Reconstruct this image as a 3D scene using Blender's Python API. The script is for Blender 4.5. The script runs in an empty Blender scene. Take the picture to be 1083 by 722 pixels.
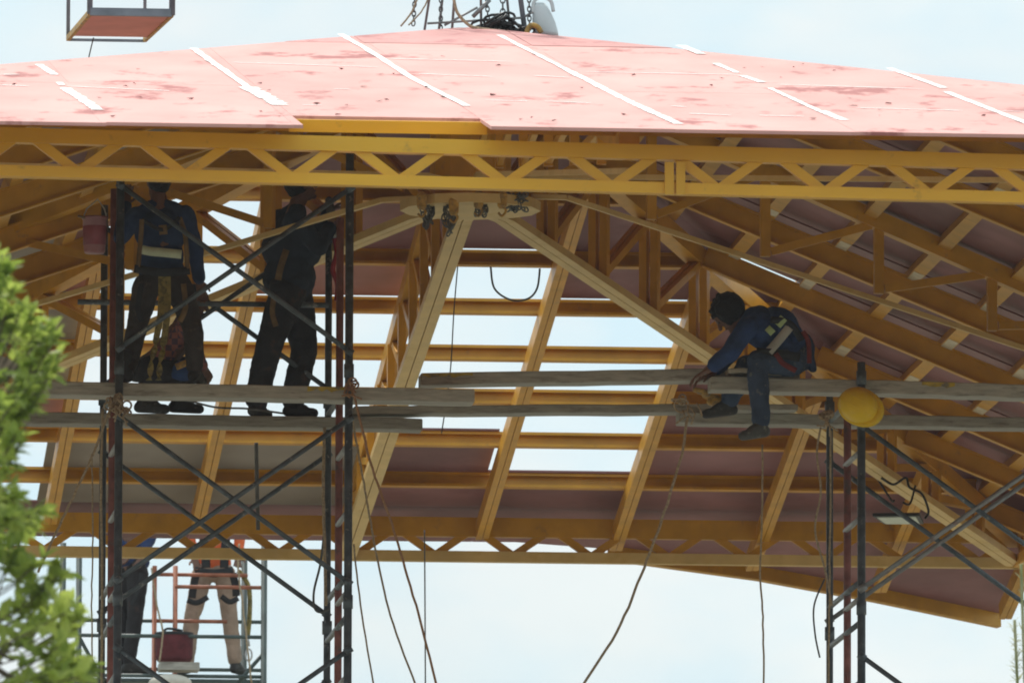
import bpy, bmesh, math, random
from mathutils import Vector, Matrix
rnd = random.Random(11)
R = math.radians
sc = bpy.context.scene
COL = sc.collection

# ------------------------------------------------------------------ camera
FPX, CX, CY = 13000.0, 541.5, 361.0        # focal length in photo pixels (1083 wide)
CAM = Vector((0, 0, 1.6))
PITCH, ROLL = R(6.8), 0.003
_F = Vector((0, math.cos(PITCH), math.sin(PITCH)))
_U0 = Vector((0, -math.sin(PITCH), math.cos(PITCH)))
_R0 = Vector((1, 0, 0))
_R = _R0 * math.cos(ROLL) + _U0 * math.sin(ROLL)
_U = _U0 * math.cos(ROLL) - _R0 * math.sin(ROLL)
cd = bpy.data.cameras.new('camera')
cam = bpy.data.objects.new('camera', cd)
COL.objects.link(cam)
cam.matrix_world = Matrix(((_R.x, _U.x, -_F.x, CAM.x), (_R.y, _U.y, -_F.y, CAM.y), (_R.z, _U.z, -_F.z, CAM.z), (0, 0, 0, 1)))
cd.sensor_width = 36
cd.lens = FPX / 1083 * 36
cd.clip_start = 1
cd.clip_end = 6000
cd.dof.use_dof = True
cd.dof.focus_distance = 91
cd.dof.aperture_fstop = 9
sc.camera = cam

# ------------------------------------------------------------------ sky and sun
SUN_EL, SUN_ROT = R(60), R(-24)
world = bpy.data.worlds.new('World')
sc.world = world
world.use_nodes = True
nt = world.node_tree
nt.nodes.clear()
def wn(t, **k):
    n = nt.nodes.new(t)
    for a, b in k.items(): setattr(n, a, b)
    return n
sky = wn('ShaderNodeTexSky', sky_type='NISHITA', sun_disc=False, sun_elevation=SUN_EL, sun_rotation=SUN_ROT)
tc = wn('ShaderNodeTexCoord')
mp = wn('ShaderNodeMapping'); mp.inputs['Scale'].default_value = (1, 1, 2.0)
nz = wn('ShaderNodeTexNoise'); nz.inputs['Scale'].default_value = 24; nz.inputs['Detail'].default_value = 5; nz.inputs['Roughness'].default_value = .5
cr = wn('ShaderNodeMapRange'); cr.inputs['From Min'].default_value = .3; cr.inputs['From Max'].default_value = .72
cr.inputs['To Min'].default_value = .74; cr.inputs['To Max'].default_value = .99
mx = wn('ShaderNodeMix', data_type='RGBA'); mx.inputs['B'].default_value = (8.5, 9.85, 10.0, 1)
bg = wn('ShaderNodeBackground'); bg.inputs['Strength'].default_value = .1
wo = wn('ShaderNodeOutputWorld')
L = nt.links.new
L(tc.outputs['Generated'], mp.inputs['Vector']); L(mp.outputs['Vector'], nz.inputs['Vector'])
L(nz.outputs['Fac'], cr.inputs['Value']); L(cr.outputs['Result'], mx.inputs['Factor'])
n3 = wn('ShaderNodeTexNoise'); n3.inputs['Scale'].default_value = 34; n3.inputs['Detail'].default_value = 4
m3 = wn('ShaderNodeMapRange'); m3.inputs['From Min'].default_value = .38; m3.inputs['From Max'].default_value = .62
c3 = wn('ShaderNodeMix', data_type='RGBA'); c3.inputs['A'].default_value = (7.3, 9.3, 10.1, 1); c3.inputs['B'].default_value = (9.3, 9.9, 9.8, 1)
L(mp.outputs['Vector'], n3.inputs['Vector']); L(n3.outputs['Fac'], m3.inputs['Value']); L(m3.outputs['Result'], c3.inputs['Factor']); L(c3.outputs['Result'], mx.inputs['B'])
L(sky.outputs['Color'], mx.inputs['A']); L(mx.outputs['Result'], bg.inputs['Color']); L(bg.outputs['Background'], wo.inputs['Surface'])
sl = bpy.data.lights.new('sun', 'SUN'); sl.energy = 3.8; sl.angle = R(1.5); sl.color = (1, .95, .87)
sun = bpy.data.objects.new('sun', sl); COL.objects.link(sun)
sdir = Vector((math.sin(SUN_ROT) * math.cos(SUN_EL), math.cos(SUN_ROT) * math.cos(SUN_EL), math.sin(SUN_EL)))
sun.rotation_euler = sdir.to_track_quat('Z', 'Y').to_euler(); sun.location = (0, 0, 60)
sc.view_settings.view_transform = 'Standard'
sc.view_settings.look = 'None'
sc.view_settings.exposure = 0
sc.view_settings.gamma = 1
sc.view_settings.use_curve_mapping = False
sc.render.engine = 'CYCLES'
sc.cycles.filter_width = 1.9

# ------------------------------------------------------------------ geometry helpers
def ray(x, y): return _F + _R * ((x - CX) / FPX) + _U * ((CY - y) / FPX)
def at(x, y, Y):
    d = ray(x, y); return CAM + d * (Y / d.y)
TH = R(5.2); CT, ST = math.cos(TH), math.sin(TH)
HX, HY = -0.31, 90.0
UV, WV, ZV = Vector((CT, ST, 0)), Vector((-ST, CT, 0)), Vector((0, 0, 1))
def bl(u, w, z): return Vector((HX + u * CT - w * ST, HY + u * ST + w * CT, z))
def uw(p):
    dx, dy = p.x - HX, p.y - HY; return dx * CT + dy * ST, -dx * ST + dy * CT
def hit(x, y, p0, n):
    d = ray(x, y); return CAM + d * ((p0 - CAM).dot(n) / d.dot(n))
def onw(x, y, w): return hit(x, y, bl(0, w, 0), WV)

def new_bm(): return bmesh.new()
def link(name, bm, mat, parent=None, smooth=False):
    bmesh.ops.recalc_face_normals(bm, faces=bm.faces)
    me = bpy.data.meshes.new(name)
    bm.to_mesh(me); bm.free()
    if smooth:
        for p in me.polygons: p.use_smooth = True
    if isinstance(mat, (list, tuple)):
        for m in mat: me.materials.append(m)
    else: me.materials.append(mat)
    o = bpy.data.objects.new(name, me); COL.objects.link(o)
    if parent is not None:
        o.parent = parent
        o.matrix_parent_inverse = Matrix.Translation(parent.location).inverted()
    return o
def tag(o, label=None, cat=None, group=None, kind=None):
    if label: o['label'] = label
    if cat: o['category'] = cat
    if group: o['group'] = group
    if kind: o['kind'] = kind
    return o
def thing(name, loc, label, cat, group=None):
    o = bpy.data.objects.new(name, None); COL.objects.link(o); o.location = loc
    o.empty_display_size = .2
    return tag(o, label, cat, group)

def frame(d, up=ZV):
    d = d.normalized(); z = up - d * up.dot(d)
    if z.length < 1e-4: z = Vector((0, 1, 0)) - d * d.y
    z.normalize(); return d, d.cross(z), z
def prism(bm, p0, p1, prof, up=ZV):
    d, s, z = frame(p1 - p0, up)
    a = [bm.verts.new(p0 + s * x + z * y) for x, y in prof]
    b = [bm.verts.new(p1 + s * x + z * y) for x, y in prof]
    n = len(prof)
    for i in range(n): bm.faces.new((a[i], a[(i + 1) % n], b[(i + 1) % n], b[i]))
    bm.faces.new(a); bm.faces.new(list(reversed(b)))
def boxp(w, h, x=0, y=0): return [(x - w / 2, y), (x + w / 2, y), (x + w / 2, y + h), (x - w / 2, y + h)]
def chanp(w, h, t=.008, lip=.02, s=1, y=0):
    # lipped C channel, opening towards +s
    a = w / 2
    pr = [(-a, 0), (a, 0), (a, lip), (a - t, lip), (a - t, t), (-a + t, t), (-a + t, h - t), (a - t, h - t), (a - t, h - lip), (a, h - lip), (a, h), (-a, h)]
    return [(s * p, q + y) for p, q in pr]
def beam(bm, p0, p1, w, h, up=ZV, x=0, y=0): prism(bm, p0, p1, boxp(w, h, x, y), up)
def poly_plate(bm, pts, nrm, t):
    a = [bm.verts.new(p) for p in pts]; b = [bm.verts.new(p - nrm * t) for p in pts]
    n = len(pts)
    bm.faces.new(a); bm.faces.new(list(reversed(b)))
    for i in range(n): bm.faces.new((a[i], b[i], b[(i + 1) % n], a[(i + 1) % n]))
def tube(bm, pts, r, n=8, cap=True):
    pts = [Vector(p) for p in pts]; rings = []; z = None
    for i, p in enumerate(pts):
        d = (pts[min(i + 1, len(pts) - 1)] - pts[max(i - 1, 0)]).normalized()
        if z is None: d, s, z = frame(d)
        z = z - d * z.dot(d)
        if z.length < 1e-5: _, _, z = frame(d)
        z.normalize(); s = d.cross(z)
        rr = r[i] if isinstance(r, (list, tuple)) else r
        rings.append([bm.verts.new(p + (s * math.cos(2 * math.pi * k / n) + z * math.sin(2 * math.pi * k / n)) * rr) for k in range(n)])
    for a, b in zip(rings, rings[1:]):
        for k in range(n): bm.faces.new((a[k], a[(k + 1) % n], b[(k + 1) % n], b[k]))
    if cap: bm.faces.new(rings[0]); bm.faces.new(list(reversed(rings[-1])))
def spline(pts, m=8):
    pts = [Vector(p) for p in pts]; out = []
    P = [pts[0]] + pts + [pts[-1]]
    for i in range(1, len(P) - 2):
        for k in range(m):
            t = k / m; a, b, c, d = P[i - 1], P[i], P[i + 1], P[i + 2]
            out.append(.5 * ((2 * b) + (c - a) * t + (2 * a - 5 * b + 4 * c - d) * t * t + (3 * b - a - 3 * c + d) * t ** 3))
    out.append(pts[-1]); return out
def ball(bm, c, ax, sub=2):
    # ellipsoid with axis vectors ax
    r = bmesh.ops.create_icosphere(bm, subdivisions=sub, radius=1)
    M = Matrix((ax[0], ax[1], ax[2])).transposed()
    for v in r['verts']: v.co = c + M @ v.co
def capsule(bm, p0, r0, p1, r1, n=14):
    for c, r in ((p0, r0), (p1, r1)): ball(bm, c, (Vector((r, 0, 0)), Vector((0, r, 0)), Vector((0, 0, r))))
    d, s, z = frame(p1 - p0)
    A, B = [], []
    for k in range(n):
        v = s * math.cos(2 * math.pi * k / n) + z * math.sin(2 * math.pi * k / n)
        A.append(bm.verts.new(p0 + v * r0)); B.append(bm.verts.new(p1 + v * r1))
    for k in range(n): bm.faces.new((A[k], A[(k + 1) % n], B[(k + 1) % n], B[k]))
    bm.faces.new(A); bm.faces.new(list(reversed(B)))
def clip(poly, f):
    # keep f(p) >= 0 on a 2D polygon
    out = []
    for i in range(len(poly)):
        a, b = poly[i], poly[(i + 1) % len(poly)]; fa, fb = f(a), f(b)
        if fa >= 0: out.append(a)
        if (fa >= 0) != (fb >= 0):
            t = fa / (fa - fb); out.append((a[0] + (b[0] - a[0]) * t, a[1] + (b[1] - a[1]) * t))
    return out

# ------------------------------------------------------------------ materials
def mat(name, base, rough=.55, var=.25, scale=6, stretch=(1, 1, 1), second=None, seclo=.55, sechi=.7, secscale=8, metal=0, bump=.0, bscale=40, objvar=.0, secstretch=(1, 1, 1), spec=.4):
    m = bpy.data.materials.new(name); m.use_nodes = True
    t = m.node_tree; b = t.nodes['Principled BSDF']
    b.inputs['Roughness'].default_value = rough; b.inputs['Metallic'].default_value = metal
    b.inputs['Specular IOR Level'].default_value = spec
    tc = t.nodes.new('ShaderNodeTexCoord')
    def noise(s, st, det=5, ro=.5):
        mp = t.nodes.new('ShaderNodeMapping'); mp.inputs['Scale'].default_value = st
        mp.inputs['Rotation'].default_value = (0, 0, -TH)
        n = t.nodes.new('ShaderNodeTexNoise'); n.inputs['Scale'].default_value = s; n.inputs['Detail'].default_value = det; n.inputs['Roughness'].default_value = ro
        t.links.new(tc.outputs['Object'], mp.inputs['Vector']); t.links.new(mp.outputs['Vector'], n.inputs['Vector'])
        return n.outputs['Fac']
    def mapr(src, a, bb, lo, hi):
        r = t.nodes.new('ShaderNodeMapRange'); r.inputs['From Min'].default_value = a; r.inputs['From Max'].default_value = bb
        r.inputs['To Min'].default_value = lo; r.inputs['To Max'].default_value = hi
        t.links.new(src, r.inputs['Value']); return r.outputs['Result']
    n1 = noise(scale, stretch)
    mix = t.nodes.new('ShaderNodeMix'); mix.data_type = 'RGBA'
    mix.inputs['A'].default_value = (*[c * (1 - var) for c in base], 1)
    mix.inputs['B'].default_value = (*[min(1, c * (1 + var)) for c in base], 1)
    t.links.new(mapr(n1, .3, .7, 0, 1), mix.inputs['Factor'])
    cur = mix.outputs['Result']
    if second:
        n2 = noise(secscale, secstretch, 9, .66)
        m2 = t.nodes.new('ShaderNodeMix'); m2.data_type = 'RGBA'
        m2.inputs['B'].default_value = (*second, 1)
        t.links.new(cur, m2.inputs['A']); t.links.new(mapr(n2, seclo, sechi, 0, 1), m2.inputs['Factor'])
        cur = m2.outputs['Result']
    if objvar:
        oi = t.nodes.new('ShaderNodeObjectInfo'); h = t.nodes.new('ShaderNodeHueSaturation')
        t.links.new(mapr(oi.outputs['Random'], 0, 1, 1 - objvar, 1 + objvar), h.inputs['Value'])
        t.links.new(cur, h.inputs['Color']); cur = h.outputs['Color']
    t.links.new(cur, b.inputs['Base Color'])
    if bump:
        bn = t.nodes.new('ShaderNodeBump'); bn.inputs['Strength'].default_value = bump; bn.inputs['Distance'].default_value = .02
        t.links.new(noise(bscale, stretch, 6), bn.inputs['Height']); t.links.new(bn.outputs['Normal'], b.inputs['Normal'])
    return m
M = {}
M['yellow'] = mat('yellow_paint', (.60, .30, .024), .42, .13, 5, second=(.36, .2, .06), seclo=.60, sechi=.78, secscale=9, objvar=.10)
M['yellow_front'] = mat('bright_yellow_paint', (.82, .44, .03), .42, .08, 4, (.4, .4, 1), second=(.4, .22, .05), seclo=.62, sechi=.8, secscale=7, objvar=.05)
M['cream'] = mat('pale_cream_paint', (.72, .51, .21), .5, .10, 4, second=(.62, .41, .12), seclo=.52, sechi=.72, secscale=3)
M['primer'] = mat('bare_primer_patch', (.66, .58, .42), .6, .15, 10)
M['roof_top'] = mat('weathered_red_roof', (.70, .365, .33), .8, .12, 1.2, (1.4, .5, 1), second=(.40, .14, .13), seclo=.555, sechi=.635, secscale=1.5, secstretch=(1.3, .55, 1), bump=.08, bscale=6, objvar=.035)
M['roof_cap'] = mat('darker_red_ridge_sheet', (.60, .29, .27), .8, .14, 2, (1.2, .5, 1), second=(.42, .15, .15), seclo=.52, sechi=.66, secscale=1.8, secstretch=(1.5, .5, 1), objvar=.03)
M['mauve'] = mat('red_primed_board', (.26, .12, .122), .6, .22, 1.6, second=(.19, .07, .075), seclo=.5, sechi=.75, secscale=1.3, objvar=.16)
M['mauve_pale'] = mat('pale_primed_board', (.30, .16, .16), .6, .15, 2)
M['greyboard'] = mat('bare_grey_board', (.30, .265, .225), .7, .12, 2, objvar=.08)
M['pinkboard'] = mat('pink_primed_board', (.36, .16, .14), .6, .2, 2, objvar=.1)
M['white'] = mat('white_sealant', (.85, .83, .80), .7, .06, 8)
M['steel'] = mat('dark_scaffold_steel', (.10, .122, .142), .42, .35, 12, second=(.30, .30, .28), seclo=.60, sechi=.65, secscale=18, metal=.2)
M['steel_red'] = mat('red_scaffold_paint', (.31, .125, .11), .5, .35, 10, second=(.16, .12, .115), seclo=.55, sechi=.68, secscale=9)
M['steel_grey'] = mat('grey_galvanised_steel', (.27, .275, .28), .45, .2, 12, second=(.22, .13, .1), seclo=.58, sechi=.7, secscale=9, metal=.3)
M['steel_green'] = mat('green_scaffold_paint', (.06, .085, .08), .5, .3, 10)
M['wood'] = mat('weathered_grey_plank', (.40, .38, .335), .8, .2, 5, (1, 8, 8), second=(.23, .21, .18), seclo=.54, sechi=.68, secscale=4, secstretch=(1, 7, 7), bump=.3, bscale=18, objvar=.18)
M['wood_pale'] = mat('pale_new_board', (.60, .53, .43), .8, .15, 5, (1, 8, 8), second=(.40, .33, .27), bump=.3, bscale=18)
M['rust'] = mat('rusty_red_scaffold', (.34, .115, .06), .6, .3, 10)
M['yellow_smear'] = mat('yellow_paint_smear', (.5, .36, .05), .6, .25, 14, second=(.2, .18, .14), seclo=.5, sechi=.6, secscale=15)
M['rope'] = mat('tan_rope', (.38, .29, .19), .9, .35, 60)
M['rope_dark'] = mat('dark_cable', (.10, .10, .095), .7, .3, 30)
M['rope_orange'] = mat('orange_brown_rope', (.36, .20, .11), .9, .3, 60)
M['chain'] = mat('dark_chain_steel', (.16, .165, .17), .4, .35, 30, metal=.6)
M['hook'] = mat('yellow_hook_paint', (.5, .29, .06), .55, .3, 20, second=(.22, .15, .07), seclo=.48, sechi=.62, secscale=18)
M['navy'] = mat('navy_work_shirt', (.022, .042, .115), .9, .3, 9, bump=.35, bscale=22)
M['blue'] = mat('blue_work_shirt', (.028, .062, .19), .9, .3, 9, bump=.35, bscale=22)
M['navy_dark'] = mat('dark_navy_overall', (.020, .028, .046), .9, .3, 9, bump=.35, bscale=22)
M['darkcloth'] = mat('dark_work_trousers', (.022, .02, .022), .9, .35, 9, second=(.075, .035, .025), seclo=.58, sechi=.72, secscale=9, bump=.35, bscale=22)
M['browncloth'] = mat('dusty_brown_trousers', (.045, .034, .028), .9, .35, 9, second=(.10, .07, .05), seclo=.56, sechi=.7, secscale=11, bump=.35, bscale=22)
M['jeans'] = mat('worn_blue_jeans', (.042, .066, .125), .9, .3, 9, second=(.19, .20, .19), seclo=.585, sechi=.70, secscale=20, bump=.35, bscale=22)
M['khaki'] = mat('khaki_work_trousers', (.40, .29, .22), .9, .2, 9, second=(.26, .20, .16), seclo=.55, sechi=.7, secscale=8, bump=.35, bscale=22)
M['orange'] = mat('orange_high_visibility', (.72, .13, .03), .8, .15, 9)
M['skin'] = mat('brown_skin', (.17, .085, .055), .6, .15, 12)
M['hair'] = mat('black_hair', (.010, .009, .009), .75, .4, 30, bump=.8, bscale=60)
M['boot'] = mat('worn_black_boot', (.030, .028, .026), .6, .4, 14, second=(.13, .12, .10), seclo=.58, sechi=.7, secscale=16)
M['boot_grey'] = mat('dusty_grey_shoe', (.085, .085, .08), .8, .3, 14, second=(.23, .23, .20), seclo=.55, sechi=.65, secscale=18)
M['reflect'] = mat('pale_reflective_band', (.50, .56, .42), .5, .12, 12)
M['lime'] = mat('lime_reflective_tape', (.42, .55, .28), .5, .12, 12)
M['silver'] = mat('silver_reflective_tape', (.42, .42, .40), .5, .12, 12)
M['strap'] = mat('brown_harness_strap', (.17, .105, .04), .8, .3, 14)
M['strap_black'] = mat('black_harness_strap', (.02, .02, .022), .8, .3, 14)
M['strap_yellow'] = mat('yellow_lanyard', (.24, .185, .05), .8, .3, 20, second=(.10, .085, .03), seclo=.52, sechi=.62, secscale=22)
M['strap_red'] = mat('red_harness_strap', (.16, .025, .025), .8, .2, 14)
M['bucket'] = mat('pink_plastic_bucket', (.30, .13, .145), .4, .15, 6)
M['bucket_paint'] = mat('red_paint_residue', (.22, .05, .065), .5, .3, 8)
M['maroon'] = mat('maroon_canvas', (.13, .022, .028), .8, .4, 8, second=(.05, .015, .018), bump=.5, bscale=14)
M['helmet'] = mat('yellow_hard_hat', (.84, .55, .012), .35, .06, 12, second=(.5, .27, .02), seclo=.62, sechi=.75, secscale=9)
M['black'] = mat('black_plastic', (.018, .018, .02), .45, .2, 20)
M['glass'] = mat('pale_lamp_glass', (.60, .66, .60), .2, .05, 10)
M['jug'] = mat('cloudy_white_plastic', (.60, .66, .68), .35, .05, 6)
M['redpanel'] = mat('red_platform_board', (.62, .25, .21), .6, .12, 4)
M['slate'] = mat('slate_blue_steel', (.19, .22, .26), .45, .2, 8)
M['metal'] = mat('bright_tool_metal', (.5, .5, .5), .3, .2, 20, metal=.8)
M['red'] = mat('red_tool_plastic', (.35, .02, .03), .4, .15, 20)
M['bark'] = mat('grey_brown_bark', (.11, .085, .06), .9, .3, 14, (1, 1, .3), bump=.5)
M['plaster'] = mat('pale_cloth', (.62, .58, .5), .9, .1, 10)
def plaid():
    m = mat('red_plaid_shirt', (.40, .10, .08), .9, .2, 10)
    t = m.node_tree; b = t.nodes['Principled BSDF']
    w = t.nodes.new('ShaderNodeTexChecker'); w.inputs['Scale'].default_value = 22
    w.inputs['Color1'].default_value = (.30, .11, .09, 1); w.inputs['Color2'].default_value = (.10, .06, .09, 1)
    tcn = t.nodes.new('ShaderNodeTexCoord'); t.links.new(tcn.outputs['Object'], w.inputs['Vector'])
    t.links.new(w.outputs['Color'], b.inputs['Base Color']); return m
M['plaid'] = plaid()
def leafmat(name, a, bcol):
    m = mat(name, a, .5, .3, 3, second=bcol, seclo=.45, sechi=.62, secscale=2.6)
    t = m.node_tree; b = t.nodes['Principled BSDF']; out = t.nodes['Material Output']
    tr = t.nodes.new('ShaderNodeBsdfTranslucent'); ms = t.nodes.new('ShaderNodeMixShader'); ms.inputs[0].default_value = .55
    src = b.inputs['Base Color'].links[0].from_socket
    t.links.new(src, tr.inputs['Color']); t.links.new(b.outputs[0], ms.inputs[1]); t.links.new(tr.outputs[0], ms.inputs[2]); t.links.new(ms.outputs[0], out.inputs['Surface'])
    return m
M['leaf'] = leafmat('green_leaf', (.25, .34, .06), (.52, .60, .13))
M['leaf_pale'] = leafmat('pale_grass_blade', (.42, .45, .24), (.55, .55, .36))
M['ground'] = mat('dry_grass_ground', (.12, .115, .06), .95, .3, .4, second=(.18, .155, .105), seclo=.5, sechi=.65, secscale=.12)
M['concrete'] = mat('pale_concrete', (.24, .22, .18), .9, .12, .8, second=(.19, .17, .14), seclo=.55, sechi=.7, secscale=.5)

# ------------------------------------------------------------------ ground
bm = new_bm(); bmesh.ops.create_grid(bm, x_segments=1, y_segments=1, size=3000)
tag(link('ground', bm, M['ground']), 'dry grass ground spreading to the horizon', 'ground', kind='structure')
bm = new_bm(); poly_plate(bm, [Vector((-22, 62, .02)), Vector((22, 62, .02)), Vector((22, 122, .02)), Vector((-22, 122, .02))], ZV, .016)
tag(link('plaza', bm, M['concrete']), 'pale concrete plaza under the pavilion', 'plaza', kind='structure')

# ------------------------------------------------------------------ thin haze
bm = new_bm(); bmesh.ops.create_cube(bm, size=1, matrix=Matrix.Translation((0, 0, 9.5)) @ Matrix.Diagonal((6200, 6200, 21, 1)))
hz = bpy.data.materials.new('thin_haze'); hz.use_nodes = True; hz.node_tree.nodes.clear()
ho = hz.node_tree.nodes.new('ShaderNodeOutputMaterial'); hv = hz.node_tree.nodes.new('ShaderNodeVolumePrincipled')
hv.inputs['Color'].default_value = (.93, .96, 1, 1); hv.inputs['Density'].default_value = .0002; hv.inputs['Anisotropy'].default_value = .0
hz.node_tree.links.new(hv.outputs[0], ho.inputs['Volume'])
tag(link('haze', bm, hz), 'thin pale haze in the air around the pavilion', 'haze', kind='stuff')

# ------------------------------------------------------------------ the pavilion
ZA = 13.07 + 1.6; ZE = 10.755 + 1.6           # sheet top at the apex and over the eave trusses
ZB = 10.29 + 1.6                               # underside of eave truss
ZH = 11.70 + 1.6                               # underside of the hub
HA, HB = 5.63, 11.75
CORN = {'br': (HA, HB), 'bl': (-6.1, HB), 'fr': (HA + .1, -HB), 'fl': (-7.3, -HB)}
APX = bl(0, 0, ZA)
def plane(c1, c2):
    p1, p2 = bl(*CORN[c1], ZE), bl(*CORN[c2], ZE)
    n = (p1 - APX).cross(p2 - APX).normalized()
    return n if n.z > 0 else -n
PB, PR, PF, PL = plane('br', 'bl'), plane('br', 'fr'), plane('fl', 'fr'), plane('bl', 'fl')
def onroof(x, y, n, dz=0): return hit(x, y, APX - ZV * dz, n)
def zroof(u, w, n):
    p = bl(u, w, 0); return ZA - (n.x * (p.x - APX.x) + n.y * (p.y - APX.y)) / n.z
def rp(u, w, n, dz=0): return bl(u, w, zroof(u, w, n) - dz)

pav = thing('pavilion', bl(0, 0, 0), 'yellow steel pavilion roof frame with a half-finished weathered pink hipped roof', 'pavilion')
def part(name, bm, m, parent=None, smooth=False): return link(name, bm, m, parent or pav, smooth)
SH = .016            # sheet thickness
PH = .125            # purlin depth

# ---- back slope
def u_at(x, y, n, dz): return uw(onroof(x, y, n, dz))[0]
pur_y = [(216, 560), (282, 560), (333, 560), (382, 560), (428, 560), (473, 560), (516, 560)]
PW = [uw(onroof(x, y, PB, SH + PH))[1] for y, x in pur_y]
PW.append(HB - .12)
def hipL(w): return CORN['bl'][0] * w / HB
def hipR(w): return CORN['br'][0] * w / HB
for w in PW[:-1]:
    bm = new_bm(); prism(bm, rp(hipL(w), w, PB, SH + PH), rp(hipR(w), w, PB, SH + PH), chanp(.06, PH - .002, .006, .024, 1), PB)
    part('purlin', bm, M['yellow'])
raf_px = [(56, 541), (212, 547), (373, 545), (519, 541), (664, 546), (811, 563), (958, 562), (1083, 612)]
RU = [u_at(x, y, PB, SH + PH + .15) for x, y in raf_px]
tips = [(52, 556), (208, 560), (366, 565), (505, 572), (655, 584), (797, 605), (932, 628), (1065, 656)]
for i, u in enumerate(RU):
    if i == 2: continue
    w0 = max(.35, HB * u / (CORN['br'][0] if u > 0 else CORN['bl'][0]) + .1)
    w1 = uw(onroof(*tips[i], PB, SH + PH + .15))[1]
    if i == 7: w0 = HB * .93
    bm = new_bm()
    beam(bm, rp(u, w0, PB, SH + PH + .14), rp(u, w1, PB, SH + PH + .14), .05, .138, PB, x=-.028)
    beam(bm, rp(u, w0, PB, SH + PH + .14), rp(u, w1, PB, SH + PH + .14), .05, .132, PB, x=.028, y=.003)
    part('rafter', bm, M['yellow'])
# sheets between the purlins, many still missing
UB = [-9] + RU[:7] + [9]
edge_px = [(0, 566), (290, 571), (545, 573), (640, 580), (800, 602), (925, 625), (1055, 652), (1062, 640)]
EDGE = [uw(onroof(x, y, PB, SH)) for x, y in edge_px]
WB = [.25] + PW[:-1] + [HB]
OPEN = set()
for r, cs in {0: (1,), 1: (1, ), 2: (1, 3), 3: (1, 2, 3, 4), 4: (1, 2, 3, 4), 5: (1, 2, 3, 4), 6: (0, 4), 7: (0,)}.items():
    for c in cs: OPEN.add((r, c))
GREY = {(6, 1), (6, 2), (7, 1), (7, 2), (3, 0), (4, 0)}
PINK = {(2, 2), (1, 1), (5, 0), (2, 0)}
for r in range(len(WB) - 1):
    for c in range(len(UB) - 1):
        if (r, c) in OPEN: continue
        u0, u1, w0, w1 = UB[c], UB[c + 1], WB[r] - .03, WB[r + 1] - .035
        if (r, c) == (6, 3): u1 -= .04
        if (r, c) in ((6, 1), (7, 1)): u0 -= .1
        pg = [(u0, w0), (u1 - .004, w0), (u1 - .004, w1), (u0, w1)]
        pg = clip(pg, lambda p: p[0] - hipL(p[1])); pg = clip(pg, lambda p: hipR(p[1]) - p[0]) if pg else pg
        if len(pg) < 3: continue
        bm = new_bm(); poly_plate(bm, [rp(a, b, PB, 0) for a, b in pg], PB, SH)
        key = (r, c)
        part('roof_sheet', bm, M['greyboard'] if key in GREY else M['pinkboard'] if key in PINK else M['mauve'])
# overhang beyond the back truss
ov = [(hipL(HB) - .2, HB - .032)] + [(hipL(HB) - .2, EDGE[0][1])] + EDGE[:-1] + [(EDGE[-2][0] + .06, HB - .032)]
for c in range(0, 8):
    u0 = UB[c]; u1 = UB[c + 1]
    pg = clip(clip(ov, lambda p: p[0] - u0), lambda p: u1 - .004 - p[0])
    if len(pg) < 3: continue
    bm = new_bm(); poly_plate(bm, [rp(a, b, PB, 0) for a, b in pg], PB, SH)
    part('roof_sheet', bm, M['mauve'])
bm = new_bm()
for (a, b), (c, d) in zip(EDGE[3:6], EDGE[4:7]):
    prism(bm, rp(a, b - .10, PB, SH + .12), rp(c, d - .10, PB, SH + .12), chanp(.06, .118, .006, .02, -1), PB)
part('eave_beam', bm, M['yellow'])

# ---- right slope: deep rafters down the slope, purlins along it
RWs = [uw(onroof(x, y, PR, SH + .11 + .18))[1] for x, y in ((1040, 232), (855, 275), (893, 347), (1000, 447))]
LUs = [uw(onroof(x, y, PR, SH + .11))[0] for x, y in ((898, 253), (977, 286), (1007, 360), (1077, 398))]
du = (LUs[3] - LUs[0]) / 3
LU = [LUs[0] + du * k for k in range(-3, 7)]
LU = [u for u in LU if .3 < u < HA - .05]
def w_rng(u):  # extent of the right slope at u
    return CORN['fr'][1] * u / CORN['fr'][0] + .05, HB * u / HA - .05
for u in LU:
    a, b = w_rng(u)
    bm = new_bm(); prism(bm, rp(u, a, PR, SH + .11), rp(u, b, PR, SH + .11), chanp(.10, .108, .006, .02, 1), PR)
    p = part('purlin', bm, M['yellow'])
    for k, rw in enumerate(RWs):
        if a < rw < b:
            for q in (-.45, .38):
                if rnd.random() < .9 and a < rw + q < b:
                    bm = new_bm(); w0 = rw + q + rnd.uniform(-.1, .1); ln = rnd.uniform(.25, .55)
                    beam(bm, rp(u, w0, PR, SH + .113), rp(u, w0 + ln, PR, SH + .113), .085, .002, PR)
                    part('primer_patch', bm, M['primer'], p)
allw = sorted(RWs + [RWs[0] - 2.2, RWs[0] - 4.4, RWs[0] - 6.6, max(RWs) + 2.0, max(RWs) + 4])
for rw in allw:
    u0 = max(.25, rw / HB * HA if rw > 0 else rw / CORN['fr'][1] * CORN['fr'][0]) + .05
    if u0 > HA - .3: continue
    bm = new_bm()
    prism(bm, rp(u0, rw, PR, SH + .11 + .17), rp(HA + .25, rw, PR, SH + .11 + .17), [(-.045, 0), (.045, 0), (.045, .012), (.006, .012), (.006, .156), (.045, .156), (.045, .168), (-.045, .168), (-.045, .156), (-.006, .156), (-.006, .012), (-.045, .012)], PR)
    part('rafter', bm, M['yellow'])
gap = sorted([uw(onroof(x, y, PR, 0))[0] for x, y in ((786, 268), (846, 298))])
us = sorted([0] + LU + [HA + .4] + gap)
gw = sorted([uw(onroof(816, 280, PR, 0))[1], uw(onroof(816, 306, PR, 0))[1]])
ws = sorted([-12.3] + allw + [13] + gw)
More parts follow.
